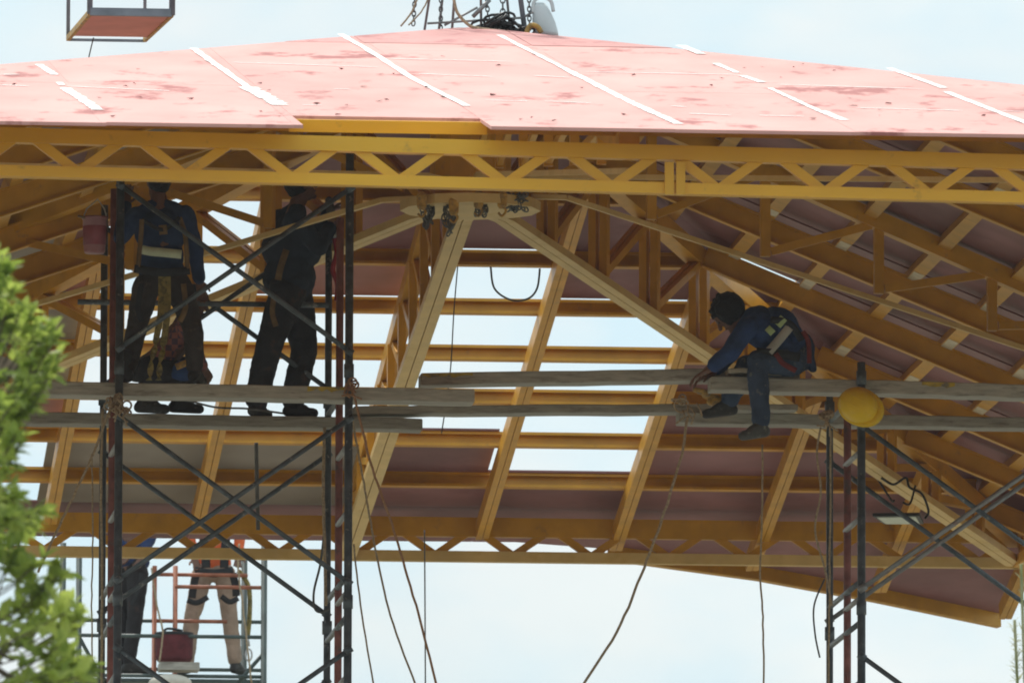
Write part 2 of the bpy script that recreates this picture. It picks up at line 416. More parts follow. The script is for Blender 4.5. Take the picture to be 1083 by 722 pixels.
for i in range(len(us) - 1):
    for j in range(len(ws) - 1):
        um, wm = (us[i] + us[i + 1]) / 2, (ws[j] + ws[j + 1]) / 2
        g0 = uw(onroof(816, 290, PR, 0))
        if us[i] <= g0[0] <= us[i + 1] and ws[j] <= g0[1] <= ws[j + 1]: continue
        if us[i + 1] - us[i] < .01: continue
        pg = [(us[i], ws[j]), (us[i + 1] - .003, ws[j]), (us[i + 1] - .003, ws[j + 1] - .003), (us[i], ws[j + 1] - .003)]
        pg = clip(pg, lambda p: hipR(1) * HB * 0 + HB * p[0] / HA - p[1])
        pg = clip(pg, lambda p: p[1] - CORN['fr'][1] * p[0] / CORN['fr'][0]) if pg else pg
        if len(pg) < 3: continue
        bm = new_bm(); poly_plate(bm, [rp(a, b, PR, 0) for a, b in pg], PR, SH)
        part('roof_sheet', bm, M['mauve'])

for rw in RWs:
    u0 = max(.25, (rw + .3) / HB * HA if rw > 0 else -rw * CORN['fr'][0] / HB) + .2
    bm = new_bm(); beam(bm, rp(u0, rw + .27, PR, SH + .012), rp(HA, rw + .27, PR, SH + .012), .24, .010, PR)
    part('roof_batten', bm, M['mauve_pale'])
# ---- left slope
def lw(w): return -6.7 - (w / HB) * -.6
LLU = [-.9 - .62 * k for k in range(10)]
for u in LLU:
    t = u / -6.7
    if t > .97: continue
    a, b = HB * u / 7.3 + .15, min(HB, -HB * u / 6.1) - .1
    bm = new_bm(); prism(bm, rp(u, a, PL, SH + .11), rp(u, b, PL, SH + .11), chanp(.10, .108, .006, .02, 1), PL)
    part('purlin', bm, M['yellow'])
lws = [-9.2, -7.0, -4.8, -2.6, -.4, 1.8, 4.0, 6.2, 8.4, 10.4]
for rw in lws:
    u0 = -max(.3, abs(rw) / HB * (7.3 if rw < 0 else 6.1)) - .12
    if u0 < -6.4: continue
    bm = new_bm()
    prism(bm, rp(u0, rw, PL, SH + .31), rp(-6.9, rw, PL, SH + .31), [(-.045, 0), (.045, 0), (.045, .012), (.006, .012), (.006, .186), (.045, .186), (.045, .198), (-.045, .198), (-.045, .186), (-.006, .186), (-.006, .012), (-.045, .012)], PL)
    part('rafter', bm, M['yellow'])
us = [0] + LLU[1::2] + [-7.6]
ws = [-12.3] + lws + [13]
for i in range(len(us) - 1):
    for j in range(len(ws) - 1):
        pg = [(us[i], ws[j]), (us[i], ws[j + 1] - .003), (us[i + 1] + .003, ws[j + 1] - .003), (us[i + 1] + .003, ws[j])]
        pg = clip(pg, lambda p: HB * p[0] / CORN['bl'][0] - p[1])
        pg = clip(pg, lambda p: p[1] + HB * p[0] / CORN['fl'][0]) if pg else pg
        if len(pg) < 3: continue
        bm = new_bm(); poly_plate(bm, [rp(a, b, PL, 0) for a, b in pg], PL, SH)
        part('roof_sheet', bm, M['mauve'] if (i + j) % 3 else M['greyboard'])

# ---- front slope: red boards in strips, seams sealed in white
seams = [((41, 68), (104, 117)), ((205, 51), (296, 112)), ((360, 36), (494, 113)), ((528, 37), (722, 132)), ((720, 48), (893, 129)), ((943, 72), (1100, 136))]
SU = [sum(uw(onroof(*p, PF))[0] for p in s) / 2 for s in seams]
st = (SU[-1] - SU[0]) / 5
bounds = [SU[0] - st * k for k in (5, 4, 3, 2, 1)] + SU + [SU[-1] + st * k for k in (1, 2, 3)]
we = {}
def wedge(x, y): return uw(onroof(x, y, PF))[1]
e1, e2, e3 = wedge(60, 129), wedge(410, 124), wedge(800, 138)
cuts = sorted(bounds + [u_at(112, 129, PF, 0), u_at(318, 130, PF, 0), u_at(511, 128, PF, 0)])
ux = [u_at(x, 129, PF, 0) for x in (112, 318, 511)]
for a, b in zip([-9] + cuts, cuts + [9]):
    m_ = (a + b) / 2
    w0 = e1 if m_ < ux[0] else wedge(215, 130.5) if m_ < ux[1] else e2 if m_ < ux[2] else e3
    for wa, wb in ((w0, -8.2), (-8.2, -3.4), (-3.4, 0)):
        pg = [(a + .001, wa), (b, wa), (b, wb - .001), (a + .001, wb - .001)]
        pg = clip(pg, lambda p: p[0] * (-HB) / CORN['fr'][0] - p[1])
        pg = clip(pg, lambda p: p[0] * (-HB) / CORN['fl'][0] - p[1]) if pg else pg
        if len(pg) < 3: continue
        off = rnd.uniform(-.001, .001)
        bm = new_bm(); poly_plate(bm, [rp(p, q, PF, off) for p, q in pg], PF, SH + .006)
        part('roof_sheet', bm, M['roof_top'])
# darker boards round the ridge
capw = wedge(560, 49)
for a, b in zip([-4.5] + [u for u in SU if -4 < u < 4], [u for u in SU if -4 < u < 4] + [4.5]):
    pg = [(a + .005, capw + .12 * rnd.random()), (b - .005, capw + .12 * rnd.random()), (b - .005, -.15), (a + .005, -.15)]
    pg = clip(pg, lambda p: p[0] * (-HB) / CORN['fr'][0] - p[1] + .02)
    pg = clip(pg, lambda p: p[0] * (-HB) / CORN['fl'][0] - p[1] + .02) if pg else pg
    if len(pg) < 3: continue
    bm = new_bm(); poly_plate(bm, [rp(p, q, PF, -.003) for p, q in pg], PF, .0018)
    part('ridge_sheet', bm, M['roof_cap'])
def strip(pts, wd, dz=-.0045):
    if pts[0][1] < 56: dz = -.0055
    bm = new_bm(); P = []
    n = 26
    for k in range(n + 1):
        t = k / n * (len(pts) - 1); i = min(int(t), len(pts) - 2); f = t - i
        x = pts[i][0] * (1 - f) + pts[i + 1][0] * f; y = pts[i][1] * (1 - f) + pts[i + 1][1] * f
        P.append(onroof(x, y, PF, dz))
    d = (P[-1] - P[0]).normalized(); s = d.cross(PF)
    A = []; 
    for k, p in enumerate(P):
        h = wd * (.68 + .3 * rnd.random()) if wd > .02 else .032 * rnd.uniform(.3, 1) * ((.35, .7, .9)[min(k, n - k)] if min(k, n - k) < 3 else 1)
        c = s * wd * .3 * (rnd.random() - .5)
        A.append((bm.verts.new(p + c + s * h), bm.verts.new(p + c - s * h)))
    for (a, b), (c, e) in zip(A, A[1:]): bm.faces.new((a, b, e, c))
    return part('sealing_strip', bm, M['white'])
for pts, wd in [([(41, 68), (58, 79)], .035), ([(62, 87), (66, 90)], .028), ([(69, 93), (104, 116)], .045), ([(204, 51), (262, 92)], .032), ([(262, 92), (297, 111)], .07),
                ([(360, 36), (398, 58), (440, 85), (494, 112)], .03), ([(528, 37), (600, 74)], .026), ([(600, 74), (665, 107)], .036), ([(665, 107), (718, 131)], .04),
                ([(720, 48), (742, 57)], .042), ([(757, 67), (780, 77)], .03), ([(785, 80), (806, 87)], .035), ([(814, 93), (868, 118)], .026), ([(868, 117), (893, 127)], .042),
                ([(941, 72), (998, 93)], .034), ([(1001, 97), (1083, 129), (1110, 140)], .034)]:
    strip(pts, wd)
for pts in [((0, 79), (20, 78.5)), ((-30, 89), (31, 91)), ((70, 91), (180, 96)), ((245, 66), (400, 71)), ((410, 62), (542, 65)), ((443, 78), (521, 81)), ((353, 94), (371, 94.5)), ((513, 106), (560, 107)),
            ((565, 80), (602, 82)), ((620, 76), (781, 79)), ((576, 107), (625, 109)), ((729, 120), (773, 122)), ((813, 89), (977, 94)), ((904, 114), (1018, 117)), ((1054, 117), (1100, 118.5)), ((803, 122), (850, 123)), ((710, 112), (725, 113)), ((320, 111), (340, 111))]:
    strip(pts, .017)
# leaf litter and scraps lying on the roof
bm = new_bm()
for k in range(70):
    x, y = rnd.uniform(0, 1083), rnd.uniform(52, 128)
    p = onroof(x, y, PF, -.004); a_, b_ = uw(p)
    if b_ > capw - .2 or b_ > -abs(a_) * 2.1 - .3: continue
    s = rnd.uniform(.008, .026); a = rnd.uniform(0, 3)
    q = [p + (UV * math.cos(a + t) * s * 1.2 + WV * math.sin(a + t) * s) + ZV * rnd.uniform(0, .012) for t in (0, 1.4, 3, 4.4)]
    bm.faces.new([bm.verts.new(v) for v in q])
tag(part('leaf_litter', bm, M['maroon']), kind='stuff')

# yellow edge channels at the front eave
bm = new_bm(); u0, u1 = ux[1] - .03, ux[2] + .05
prism(bm, rp(u0, -HB + .14, PF, SH + .085), rp(u1, -HB + .14, PF, SH + .085), chanp(.05, .080, .006, .03, -1), PF)
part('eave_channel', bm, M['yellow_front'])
bm = new_bm(); prism(bm, rp(-7.2, -HB + .32, PF, SH + .09), rp(HA, -HB + .32, PF, SH + .09), chanp(.06, .088, .006, .02, -1), PF)
part('eave_channel', bm, M['yellow'])

# ---- eave trusses
def eave_truss(ca, cb, m, fwd=0, pitch=.656, tdepth=.10, bdepth=.095, ztop=10.645 + 1.6, drop=0, phase=0., mb=None):
    P0, P1 = bl(*CORN[ca], 0) - WV * fwd, bl(*CORN[cb], 0) - WV * fwd
    d = (P1 - P0); n = int(d.length / pitch); 
    def pt(t, z): return P0 + d * t + ZV * (z - drop * (t - .5))
    bm = new_bm(); prism(bm, pt(0, ztop - tdepth), pt(1, ztop - tdepth), boxp(.09, tdepth))
    tr = part('eave_truss', bm, m)
    bm = new_bm(); prism(bm, pt(0, ZB), pt(1, ZB), boxp(.043, bdepth, -.0235)); prism(bm, pt(0, ZB), pt(1, ZB), boxp(.043, bdepth - .003, .0235, .002))
    part('bottom_chord', bm, mb or m, tr)
    za, zb = ZB + bdepth + .0, ztop - tdepth
    for k in range(n):
        for s in (0, 1):
            t0 = (k + .09 + phase) / n if s == 0 else (k + .91 + phase) / n
            tm = (k + .48 + phase) / n if s == 0 else (k + .52 + phase) / n
            if t0 > 1 or tm > 1: continue
            bm = new_bm(); beam(bm, pt(t0, zb + .03), pt(tm, za - .025), .05, .062, ZV, y=-.03, x=.002 * s)
            part('web_brace', bm, m, tr)
    return tr
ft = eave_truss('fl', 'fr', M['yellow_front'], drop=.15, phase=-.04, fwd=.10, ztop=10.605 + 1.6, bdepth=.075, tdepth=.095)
eave_truss('bl', 'br', M['yellow'], tdepth=.16, bdepth=.09, ztop=10.66 + 1.6, pitch=.63, mb=M['cream'])
eave_truss('br', 'fr', M['yellow']); eave_truss('bl', 'fl', M['yellow'])
for x in (708, 720):
    p = onw(x, 186, -HB - .175)
    bm = new_bm(); beam(bm, Vector((p.x, p.y, ZB - .02)), Vector((p.x, p.y, 10.48 + 1.6)), .058, .03, WV)
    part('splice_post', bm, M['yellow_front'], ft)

# ---- hub and radial trusses
def disc(bm, c, r, z0, z1, n=12):
    a = [bm.verts.new(Vector((c.x + r * math.cos(2 * math.pi * k / n), c.y + r * math.sin(2 * math.pi * k / n), z0))) for k in range(n)]
    b = [bm.verts.new(Vector((v.co.x, v.co.y, z1))) for v in a]
    bm.faces.new(a); bm.faces.new(b)
    for k in range(n): bm.faces.new((a[k], a[(k + 1) % n], b[(k + 1) % n], b[k]))
hub_c = bl(0, 0, 0)
bm = new_bm(); disc(bm, hub_c, .52, ZH, ZH + .07)
hub = part('hub_plate', bm, M['cream'])
bm = new_bm(); disc(bm, hub_c, .30, ZH + .072, ZA - .3); part('hub_drum', bm, M['yellow'], hub)
bm = new_bm(); disc(bm, hub_c, .38, ZA - .22, ZA - .12); part('hub_plate', bm, M['yellow'], hub)
def radial(u1, w1, n, nseg, mweb=True, thick=.072):
    e = Vector((u1, w1)); ln = e.length; dr = e / ln
    def pp(s, z): return bl(dr.x * s, dr.y * s, z)
    s0, s1 = .46, .72
    zh = ZH + .01 if thick > .06 else ZH + .16 if thick == .046 else ZH + .10
    ze = ZB + .01 if thick > .06 else ZB + .14 if thick == .046 else ZB + .04
    zb = lambda s: zh if s < s1 else zh + (ze - zh) * (s - s1) / (ln - s1)
    zt = lambda s: zroof(dr.x * s, dr.y * s, n) - SH - PH - (.15 if thick > .06 else .04)
    bm = new_bm()
    for x in ((-thick / 2 - .004, thick / 2 + .004) if thick > .06 else (0,)):
        beam(bm, pp(s0, zb(s0)), pp(s1, zb(s1)), thick, thick * .8, ZV, x=x)
        beam(bm, pp(s1, zb(s1) - .001), pp(ln - .05, zb(ln)), thick, thick * .8, ZV, x=x)
    tr = part('radial_truss', bm, M['cream'])
    bm = new_bm(); beam(bm, pp(.32, zt(.32)), pp(ln - .05, zt(ln)), .13, .13, ZV); part('top_chord', bm, M['yellow'], tr)
    if not mweb: return tr
    for k in range(1, nseg):
        s = .5 + (ln - .5) * k / nseg
        if zt(s) - zb(s) < .14: continue
        bm = new_bm()
        for x in ((-.045, .045) if thick > .06 else (0,)): beam(bm, pp(s, zb(s) + .06), pp(s, zt(s) + .02), .06, .07, Vector((dr.x * CT - dr.y * ST, dr.x * ST + dr.y * CT, 0)), x=x, y=-.035)
        part('web_post', bm, M['yellow'], tr)
        sp = .5 + (ln - .5) * (k - 1) / nseg
        bm = new_bm()
        for x in ((-.03, .03) if thick > .06 else (0,)): beam(bm, pp(sp + .05, zb(sp) + .07), pp(s - .05, zt(s) + .0), .042, .06, ZV, x=x)
        part('web_diagonal', bm, M['yellow'], tr)
    return tr
radial(*CORN['br'], PB, 11); radial(*CORN['bl'], PB, 11)
radial(0, HB, PB, 11)
def find_w(sx, target, n):
    # eave point on the side whose chord has the photographed slope
    best = None
    for k in range(0, 220):
        w = k * .05; uu = HA if sx > 0 else -6.4
        a = bl(uu * .3, w * .3, ZH + (ZB - ZH) * .3); b = bl(uu * .8, w * .8, ZH + (ZB - ZH) * .8)
        def px(p):
            v = p - CAM; d = v.dot(_F); return CX + FPX * v.dot(_R) / d, CY - FPX * v.dot(_U) / d
        (x0, y0), (x1, y1) = px(a), px(b); s = abs((y1 - y0) / (x1 - x0))
        if best is None or abs(s - target) < best[0]: best = (abs(s - target), w, uu)
    return best[2], best[1]
sr = find_w(1, .325, PR); sL = find_w(-1, .295, PL)
sr = (sr[0], sr[1] - 1.7); sL = (sL[0], sL[1] - 2.0)
print('RADIAL', sr, sL, 'RWs', RWs, 'LU', LU, 'PW', PW, 'RU', RU)
radial(*sr, PR, 6, thick=.045); radial(*sL, PL, 6, thick=.045)
radial(0, -HB, PF, 6, thick=.046); radial(*CORN['fr'], PF, 6, False, thick=.046); radial(*CORN['fl'], PF, 6, False, thick=.046)

# ------------------------------------------------------------------ scaffold towers
NEAR, FAR = -.4, 1.6                 # near and far faces of the towers, in pavilion depth
def zpix(x, y, w): return onw(x, y, w).z
def upix(x, y, w): return uw(onw(x, y, w))[0]
ZT = zpix(369, 392, NEAR)            # top of the frame tier the planks lie on
TIER = 1.70
def tower(loc_u, u_right, top_l, top_r, label, red_l, red_r, faces=True):
    t = thing('scaffold_tower', bl((loc_u + u_right) / 2, .6, 0), label, 'scaffold', 'scaffold towers under the pavilion')
    for u, top in ((loc_u, top_l), (u_right, top_r)):
        for w, tt in ((NEAR, top), (FAR, top - (.0 if u == loc_u else .35))):
            bm = new_bm(); tube(bm, [bl(u, w, 0), bl(u, w, tt)], .030 if w == NEAR else .026, 12)
            z = ZT
            while z > .5:
                if z < tt: tube(bm, [bl(u, w, z - .05), bl(u, w, z + .05)], .037, 12)
                z -= TIER
            part('post', bm, M['steel'], t, True)
    for u, wm, tt in ((loc_u, .55, red_l), (u_right, .62, red_r)):
        bm = new_bm(); tube(bm, [bl(u, wm, 0), bl(u + .01, wm, tt)], .028, 12)
        part('post', bm, M['steel_red'], t, True)
    z = ZT
    tiers = []
    while z > TIER: tiers.append(z); z -= TIER
    for u, red in ((loc_u, red_l), (u_right, red_r)):
        for z in tiers:
            for k, dz in enumerate((-.10, -.54, -1.50, -1.62, -1.03)):
                bm = new_bm(); tube(bm, [bl(u, NEAR, z + dz), bl(u, FAR if k in (0, 2) else .6, z + dz)], .021 if k in (0, 2) else .020, 10)
                part('rung', bm, M['steel_grey'] if k in (1, 3, 4) else M['steel'], t, True)
    for z in [ZT + TIER] + tiers:
        zt0, zb0 = z - .36, z - 1.56
        if z == ZT + TIER and not faces: continue
        for w, o in ((NEAR - .035, 0), (FAR + .035, .04)):
            for s in (0, 1):
                a, b = bl(loc_u, w - .02 * s, zt0 - o if s == 0 else zb0 - o), bl(u_right, w - .02 * s, zb0 - o if s == 0 else zt0 - o)
                bm = new_bm(); tube(bm, [a, b], .019, 10); dv = (b - a).normalized()
                for p_ in (a, b): tube(bm, [p_ - dv * .03, p_ + dv * .03], .027, 8); tube(bm, [p_ - WV * .03, p_ + WV * .05], .016, 8)
                if s == 0: tube(bm, [(a + b) / 2 - WV * .035, (a + b) / 2 + WV * .015], .022, 8)
                part('cross_brace', bm, M['steel'] if rnd.random() < .75 else M['steel_grey'], t, True)
    for z in (ZT + .72, ):
        if faces:
            for w in (FAR - .05,):
                bm = new_bm(); tube(bm, [bl(loc_u - .2, w, z), bl(u_right, w, z)], .021, 10)
                part('ledger', bm, M['steel'], t, True)
    return t
uL, uR = upix(126, 400, NEAR), upix(369, 400, NEAR)
T1 = tower(uL, uR, zpix(126, 180, NEAR), zpix(369, 150, NEAR), 'dark scaffold tower with the two workers standing on planks between its posts', zpix(118, 200, .55), zpix(357, 230, .6))
u2 = upix(911, 500, NEAR)
T2 = tower(u2, u2 + (uR - uL), zpix(911, 383, NEAR), zpix(911, 383, NEAR), 'dark scaffold tower with a yellow hard hat hanging on its post', zpix(888, 436, .55), zpix(888, 436, .55), faces=False)
# far scaffold with red ladder frames
FW = 22.0
def fu(x, y): return upix(x, y, FW)
t = thing('scaffold_tower', bl(fu(175, 700), FW + .6, 0), 'far green and red scaffold tower seen against the sky beyond the back truss', 'scaffold', 'scaffold towers under the pavilion')
ztop = zpix(175, 575, FW)
for x, w in ((66, FW), (279, FW), (83, FW + 1.3), (258, FW + 1.3)):
    u = upix(x, 690, w); bm = new_bm(); tube(bm, [bl(u, w, 0), bl(u, w, ztop + (.0 if w == FW else .1))], .028, 10); part('post', bm, M['steel_green'], t, True)
for x in (163, 185):
    u = upix(x, 690, FW + .2); bm = new_bm(); tube(bm, [bl(u, FW + .2, 2), bl(u, FW + .2, zpix(x, 598, FW + .2))], .022, 10); part('post', bm, M['rust'], t, True)
for x0, x1, y, m, w in ((163, 262, 607, 'rust', .25), (185, 279, 620, 'rust', .12), (163, 240, 656, 'rust', .25), (66, 279, 671, 'steel_green', 0), (66, 279, 706, 'steel_green', 1.25), (66, 279, 713, 'steel_green', 0), (66, 279, 655, 'steel_green', 1.3)):
    a, b = onw(x0, y, FW + w), onw(x1, y, FW + w); b.z = a.z
    bm = new_bm(); tube(bm, [a, b], .018, 10); part('rail', bm, M[m], t, True)
for a, b in (((66, 640), (110, 722)), ((279, 690), (240, 735))):
    bm = new_bm(); tube(bm, [onw(*a, FW + .04), onw(*b, FW + .04)], .018, 8); part('cross_brace', bm, M['steel_green'], t, True)
zdeck = zpix(175, 714, FW) + .02
bm = new_bm(); beam(bm, bl(fu(60, 700), FW + .62, zdeck - .04), bl(fu(283, 700), FW + .62, zdeck - .04), .34, .035); part('deck', bm, M['steel_green'], t)

# ------------------------------------------------------------------ planks
def board(name, x0, y0, x1, y1, w, h, depth, label, m='wood', smear=None, group='planks laid across the scaffold towers'):
    # x0,y0 / x1,y1: lower front edge of the plank in the photograph's frame at depth w
    y0 -= depth * 16.5; y1 -= depth * 16.5; h -= depth * .115
    a, b = onw(x0, y0, w), onw(x1, y1, w)
    bm = new_bm(); n = 14; rows = []
    d = (b - a)
    for k in range(n + 1):
        p = a + d * (k / n); j = Vector((0, 0, rnd.uniform(-.004, .004)))
        if k == 0: p = p - d.normalized() * 0
        q = [p + j, p + j + ZV * h, p + j + ZV * h + WV * depth, p + j + WV * depth]
        rows.append([bm.verts.new(v) for v in q])
    for r0, r1 in zip(rows, rows[1:]):
        for i in range(4): bm.faces.new((r0[i], r0[(i + 1) % 4], r1[(i + 1) % 4], r1[i]))
    bm.faces.new(rows[0]); bm.faces.new(rows[-1])
    bmesh.ops.recalc_face_normals(bm, faces=bm.faces)
    bmesh.ops.bevel(bm, geom=[e for e in bm.edges if e.calc_face_angle(0) > .7], offset=.007, segments=1, affect='EDGES')
    o = link(name, bm, M[m])
    tag(o, label, 'plank', group)
    if smear:
        for xs0, xs1 in smear:
            p, q = onw(xs0, y0 + (y1 - y0) * (xs0 - x0) / (x1 - x0), w - .004), onw(xs1, y0 + (y1 - y0) * (xs1 - x0) / (x1 - x0), w - .004)
            bm = new_bm(); vs = []
            for k in range(9):
                t = k / 8; c = p + (q - p) * t
                vs.append((bm.verts.new(c + ZV * (h * (.55 + .25 * rnd.random()))), bm.verts.new(c + ZV * (h * .97))))
            for (e, f), (g, i) in zip(vs, vs[1:]): bm.faces.new((e, f, i, g))
            link('paint_smear', bm, M['yellow_smear'], o)
    return o
board('plank', 22, 421, 502, 430, NEAR + .05, .130, .26, 'front grey plank through the left tower with a yellow smear at its right post', smear=[(325, 366)])
board('plank', 445, 411, 846, 405, NEAR + .31, .118, .22, 'grey plank bridging the gap between both towers, its left end smeared dark yellow', smear=[(447, 500)])
board('plank', 752, 416, 1120, 425.5, NEAR + .05, .130, .24, 'grey plank under the seated worker running past the hard hat to the right edge', smear=[(975, 1010)])
board('plank', 770, 397.5, 846, 397.5, NEAR + .06, .058, .20, 'short pale board lying on the plank under the seated worker', m='wood_pale')
board('plank', 10, 451, 447, 458.5, FAR - .1, .115, .24, 'grey rear plank of the left tower carrying the boots of two workers')
board('plank', 374, 442, 762, 439.5, FAR - .05, .092, .24, 'thin grey rear plank between the towers with its left end lying on another plank')
board('plank', 718, 451, 1120, 457, FAR - .1, .112, .24, 'grey rear plank running under the hard hat on the right tower', smear=None)
board('plank', 774, 437, 844, 437, FAR - .3, .07, .2, 'short grey board lying on the rear plank beside the dangling leg of the seated worker')

# ------------------------------------------------------------------ ropes and cables
def rope(name, pts, w, r, m, label, cat='rope', group=None, jit=.0, m_=8):
    P = []
    for p in pts:
        q = onw(p[0], p[1], p[2] if len(p) > 2 else w); P.append(q)
    P = spline(P, m_)
    P = [p + Vector((rnd.uniform(-jit, jit), rnd.uniform(-jit, jit), 0)) for p in P]
    bm = new_bm(); tube(bm, P, r, 7)
    return tag(link(name, bm, M[m], smooth=True), label, cat, group)
rope('rope', [(371, 408), (376, 425), (394, 495), (418, 565), (440, 640), (466, 740)], NEAR - .2, .0095, 'rope_orange', 'orange brown rope knotted to the left tower and slanting down to the right', jit=.004)
rope('rope', [(372, 440), (383, 500), (390, 540), (400, 595), (416, 660), (446, 740)], NEAR + .5, .008, 'rope', 'tan rope curving down beside the left tower, left of the orange one', jit=.002)
rope('rope', [(374, 575), (383, 650), (398, 740)], NEAR + .6, .007, 'rope', 'short tan rope hanging close to the right post of the left tower', jit=.002)
rope('cable', [(449, 560), (449.5, 640), (450, 740)], 9, .006, 'rope_dark', 'straight thin grey cable hanging below the back truss', 'cable')
rope('rope', [(727, 440), (721, 480), (703, 540), (681, 600), (652, 668), (606, 740)], NEAR - .2, .0105, 'rope', 'long tan rope hanging from the knot beside the seated worker and swinging left', jit=.004)
rope('cable', [(806, 470), (806, 540), (804, 600), (807, 660), (808, 740)], NEAR + .3, .0075, 'rope', 'thin pale cord hanging straight down below the dangling boot', 'cord', jit=.003)
rope('cable', [(519, 282), (523, 305), (540, 317), (558, 316), (568, 305), (571, 284)], 3, .008, 'rope_dark', 'dark cable drooping in a loop across the upper roof opening', 'cable')
rope('cable', [(484, 282), (480, 330), (476, 395), (467, 458)], 3.2, .005, 'rope_dark', 'thin dark cord hanging down through the roof opening beside the centre chord', 'cord')
rope('rope', [(119, 426), (108, 455), (92, 495), (70, 540), (40, 605)], NEAR - .1, .0095, 'rope', 'tan rope slanting from the left tower down into the leaves', jit=.004)
rope('cable', [(343, 560), (339, 595), (332, 625), (333, 643), (340, 647), (348, 643)], FAR - .3, .009, 'rope_dark', 'dark cable hooked in a loose loop beside the right post of the left tower', 'cable')
rope('rope', [(109, 432), (107, 520), (108, 620), (107, 740)], NEAR + .9, .010, 'rope', 'tan rope hanging along the left posts of the left tower', jit=.003)
rope('rope', [(343, 452), (342, 520), (343, 570), (345, 640)], NEAR + 1.2, .012, 'rope', 'thick tan rope hanging beside the far right post of the left tower', jit=.003)
rope('cable', [(97, 480), (98, 560), (97, 640), (98, 740)], FAR, .006, 'rope', 'thin cord hanging just left of the left tower', 'cord', jit=.003)
rope('rope', [(879, 455), (878, 560), (877, 650), (876, 740)], NEAR + .3, .008, 'rope', 'thin tan rope hanging between the posts of the right tower', jit=.003)
rope('cable', [(868, 452), (864, 480), (868, 520), (862, 560), (872, 600), (880, 640)], NEAR + .2, .008, 'rope', 'slack tan cord winding beside the far post of the right tower', 'cord')
rope('cable', [(872, 612), (861, 640), (862, 670), (867, 695)], FAR - .2, .007, 'rope_dark', 'dark cord looped on the left side of the right tower', 'cord')
rope('rope', [(253, 575), (252, 600), (258, 650), (266, 722)], FW - .1, .009, 'rope', 'tan rope hanging on the far scaffold beside the standing worker', jit=.003)
rope('rope', [(160, 600), (166, 640), (172, 670), (168, 700)], FW - .2, .009, 'rope', 'slack tan rope hanging on the red frame of the far scaffold', jit=.003)
rope('cable', [(184, 418), (225, 430), (262, 432), (300, 437)], FAR - .6, .008, 'rope_dark', 'dark cord lying loosely between the two planks of the left tower', 'cord')
rope('cable', [(99, 40), (96, 52), (91, 74)], 5.2, .005, 'rope_dark', 'short dark cord dangling below the hanging platform', 'cord')
rope('cable', [(271, 468), (272, 520), (273, 560)], 6, .016, 'rope_dark', 'short dark pipe-like cable hanging behind the left tower', 'cable')
def knot(x, y, w, s, m, label, n=9):
    bm = new_bm(); c = onw(x, y, w)
    for k in range(n):
        ax = Vector((rnd.gauss(0, 1), rnd.gauss(0, 1), rnd.gauss(0, .7))).normalized(); d, a, b = frame(ax)
        r = s * rnd.uniform(.5, 1); cc = c + Vector((rnd.uniform(-s, s), rnd.uniform(-.02, .05), rnd.uniform(-s * .6, s * .6)))
        tube(bm, [cc + (a * math.cos(t / 12 * 6.283) + b * math.sin(t / 12 * 6.283)) * r for t in range(13)], .0075, 6, False)
    for k in range(4):
        p = c + Vector((rnd.uniform(-s, s), -.03, rnd.uniform(-s, 0)))
        tube(bm, [p, p + Vector((rnd.uniform(-.05, .05), -.01, -.05)), p + Vector((rnd.uniform(-.1, .1), 0, -.10 * rnd.random() - .04))], .007, 6)
    return tag(link('rope_knot', bm, M[m], smooth=True), label, 'knot', 'rope lashings on the scaffold')
knot(121, 425, NEAR - .16, .042, 'rope', 'ragged tan rope lashing round the left posts of the left tower', 12)
knot(130, 431, NEAR - .14, .04, 'rope', 'small frayed rope end sticking out right of the left lashing', 6)
knot(370, 406, NEAR - .18, .035, 'rope_orange', 'orange brown rope knot on the right post of the left tower', 8)
knot(727, 425, NEAR - .16, .07, 'rope', 'loose open rope loops hanging below the hand of the seated worker', 3)
knot(874, 440, NEAR - .3, .035, 'rope', 'tan rope lashing at the head of the right tower, left of the hard hat', 10)

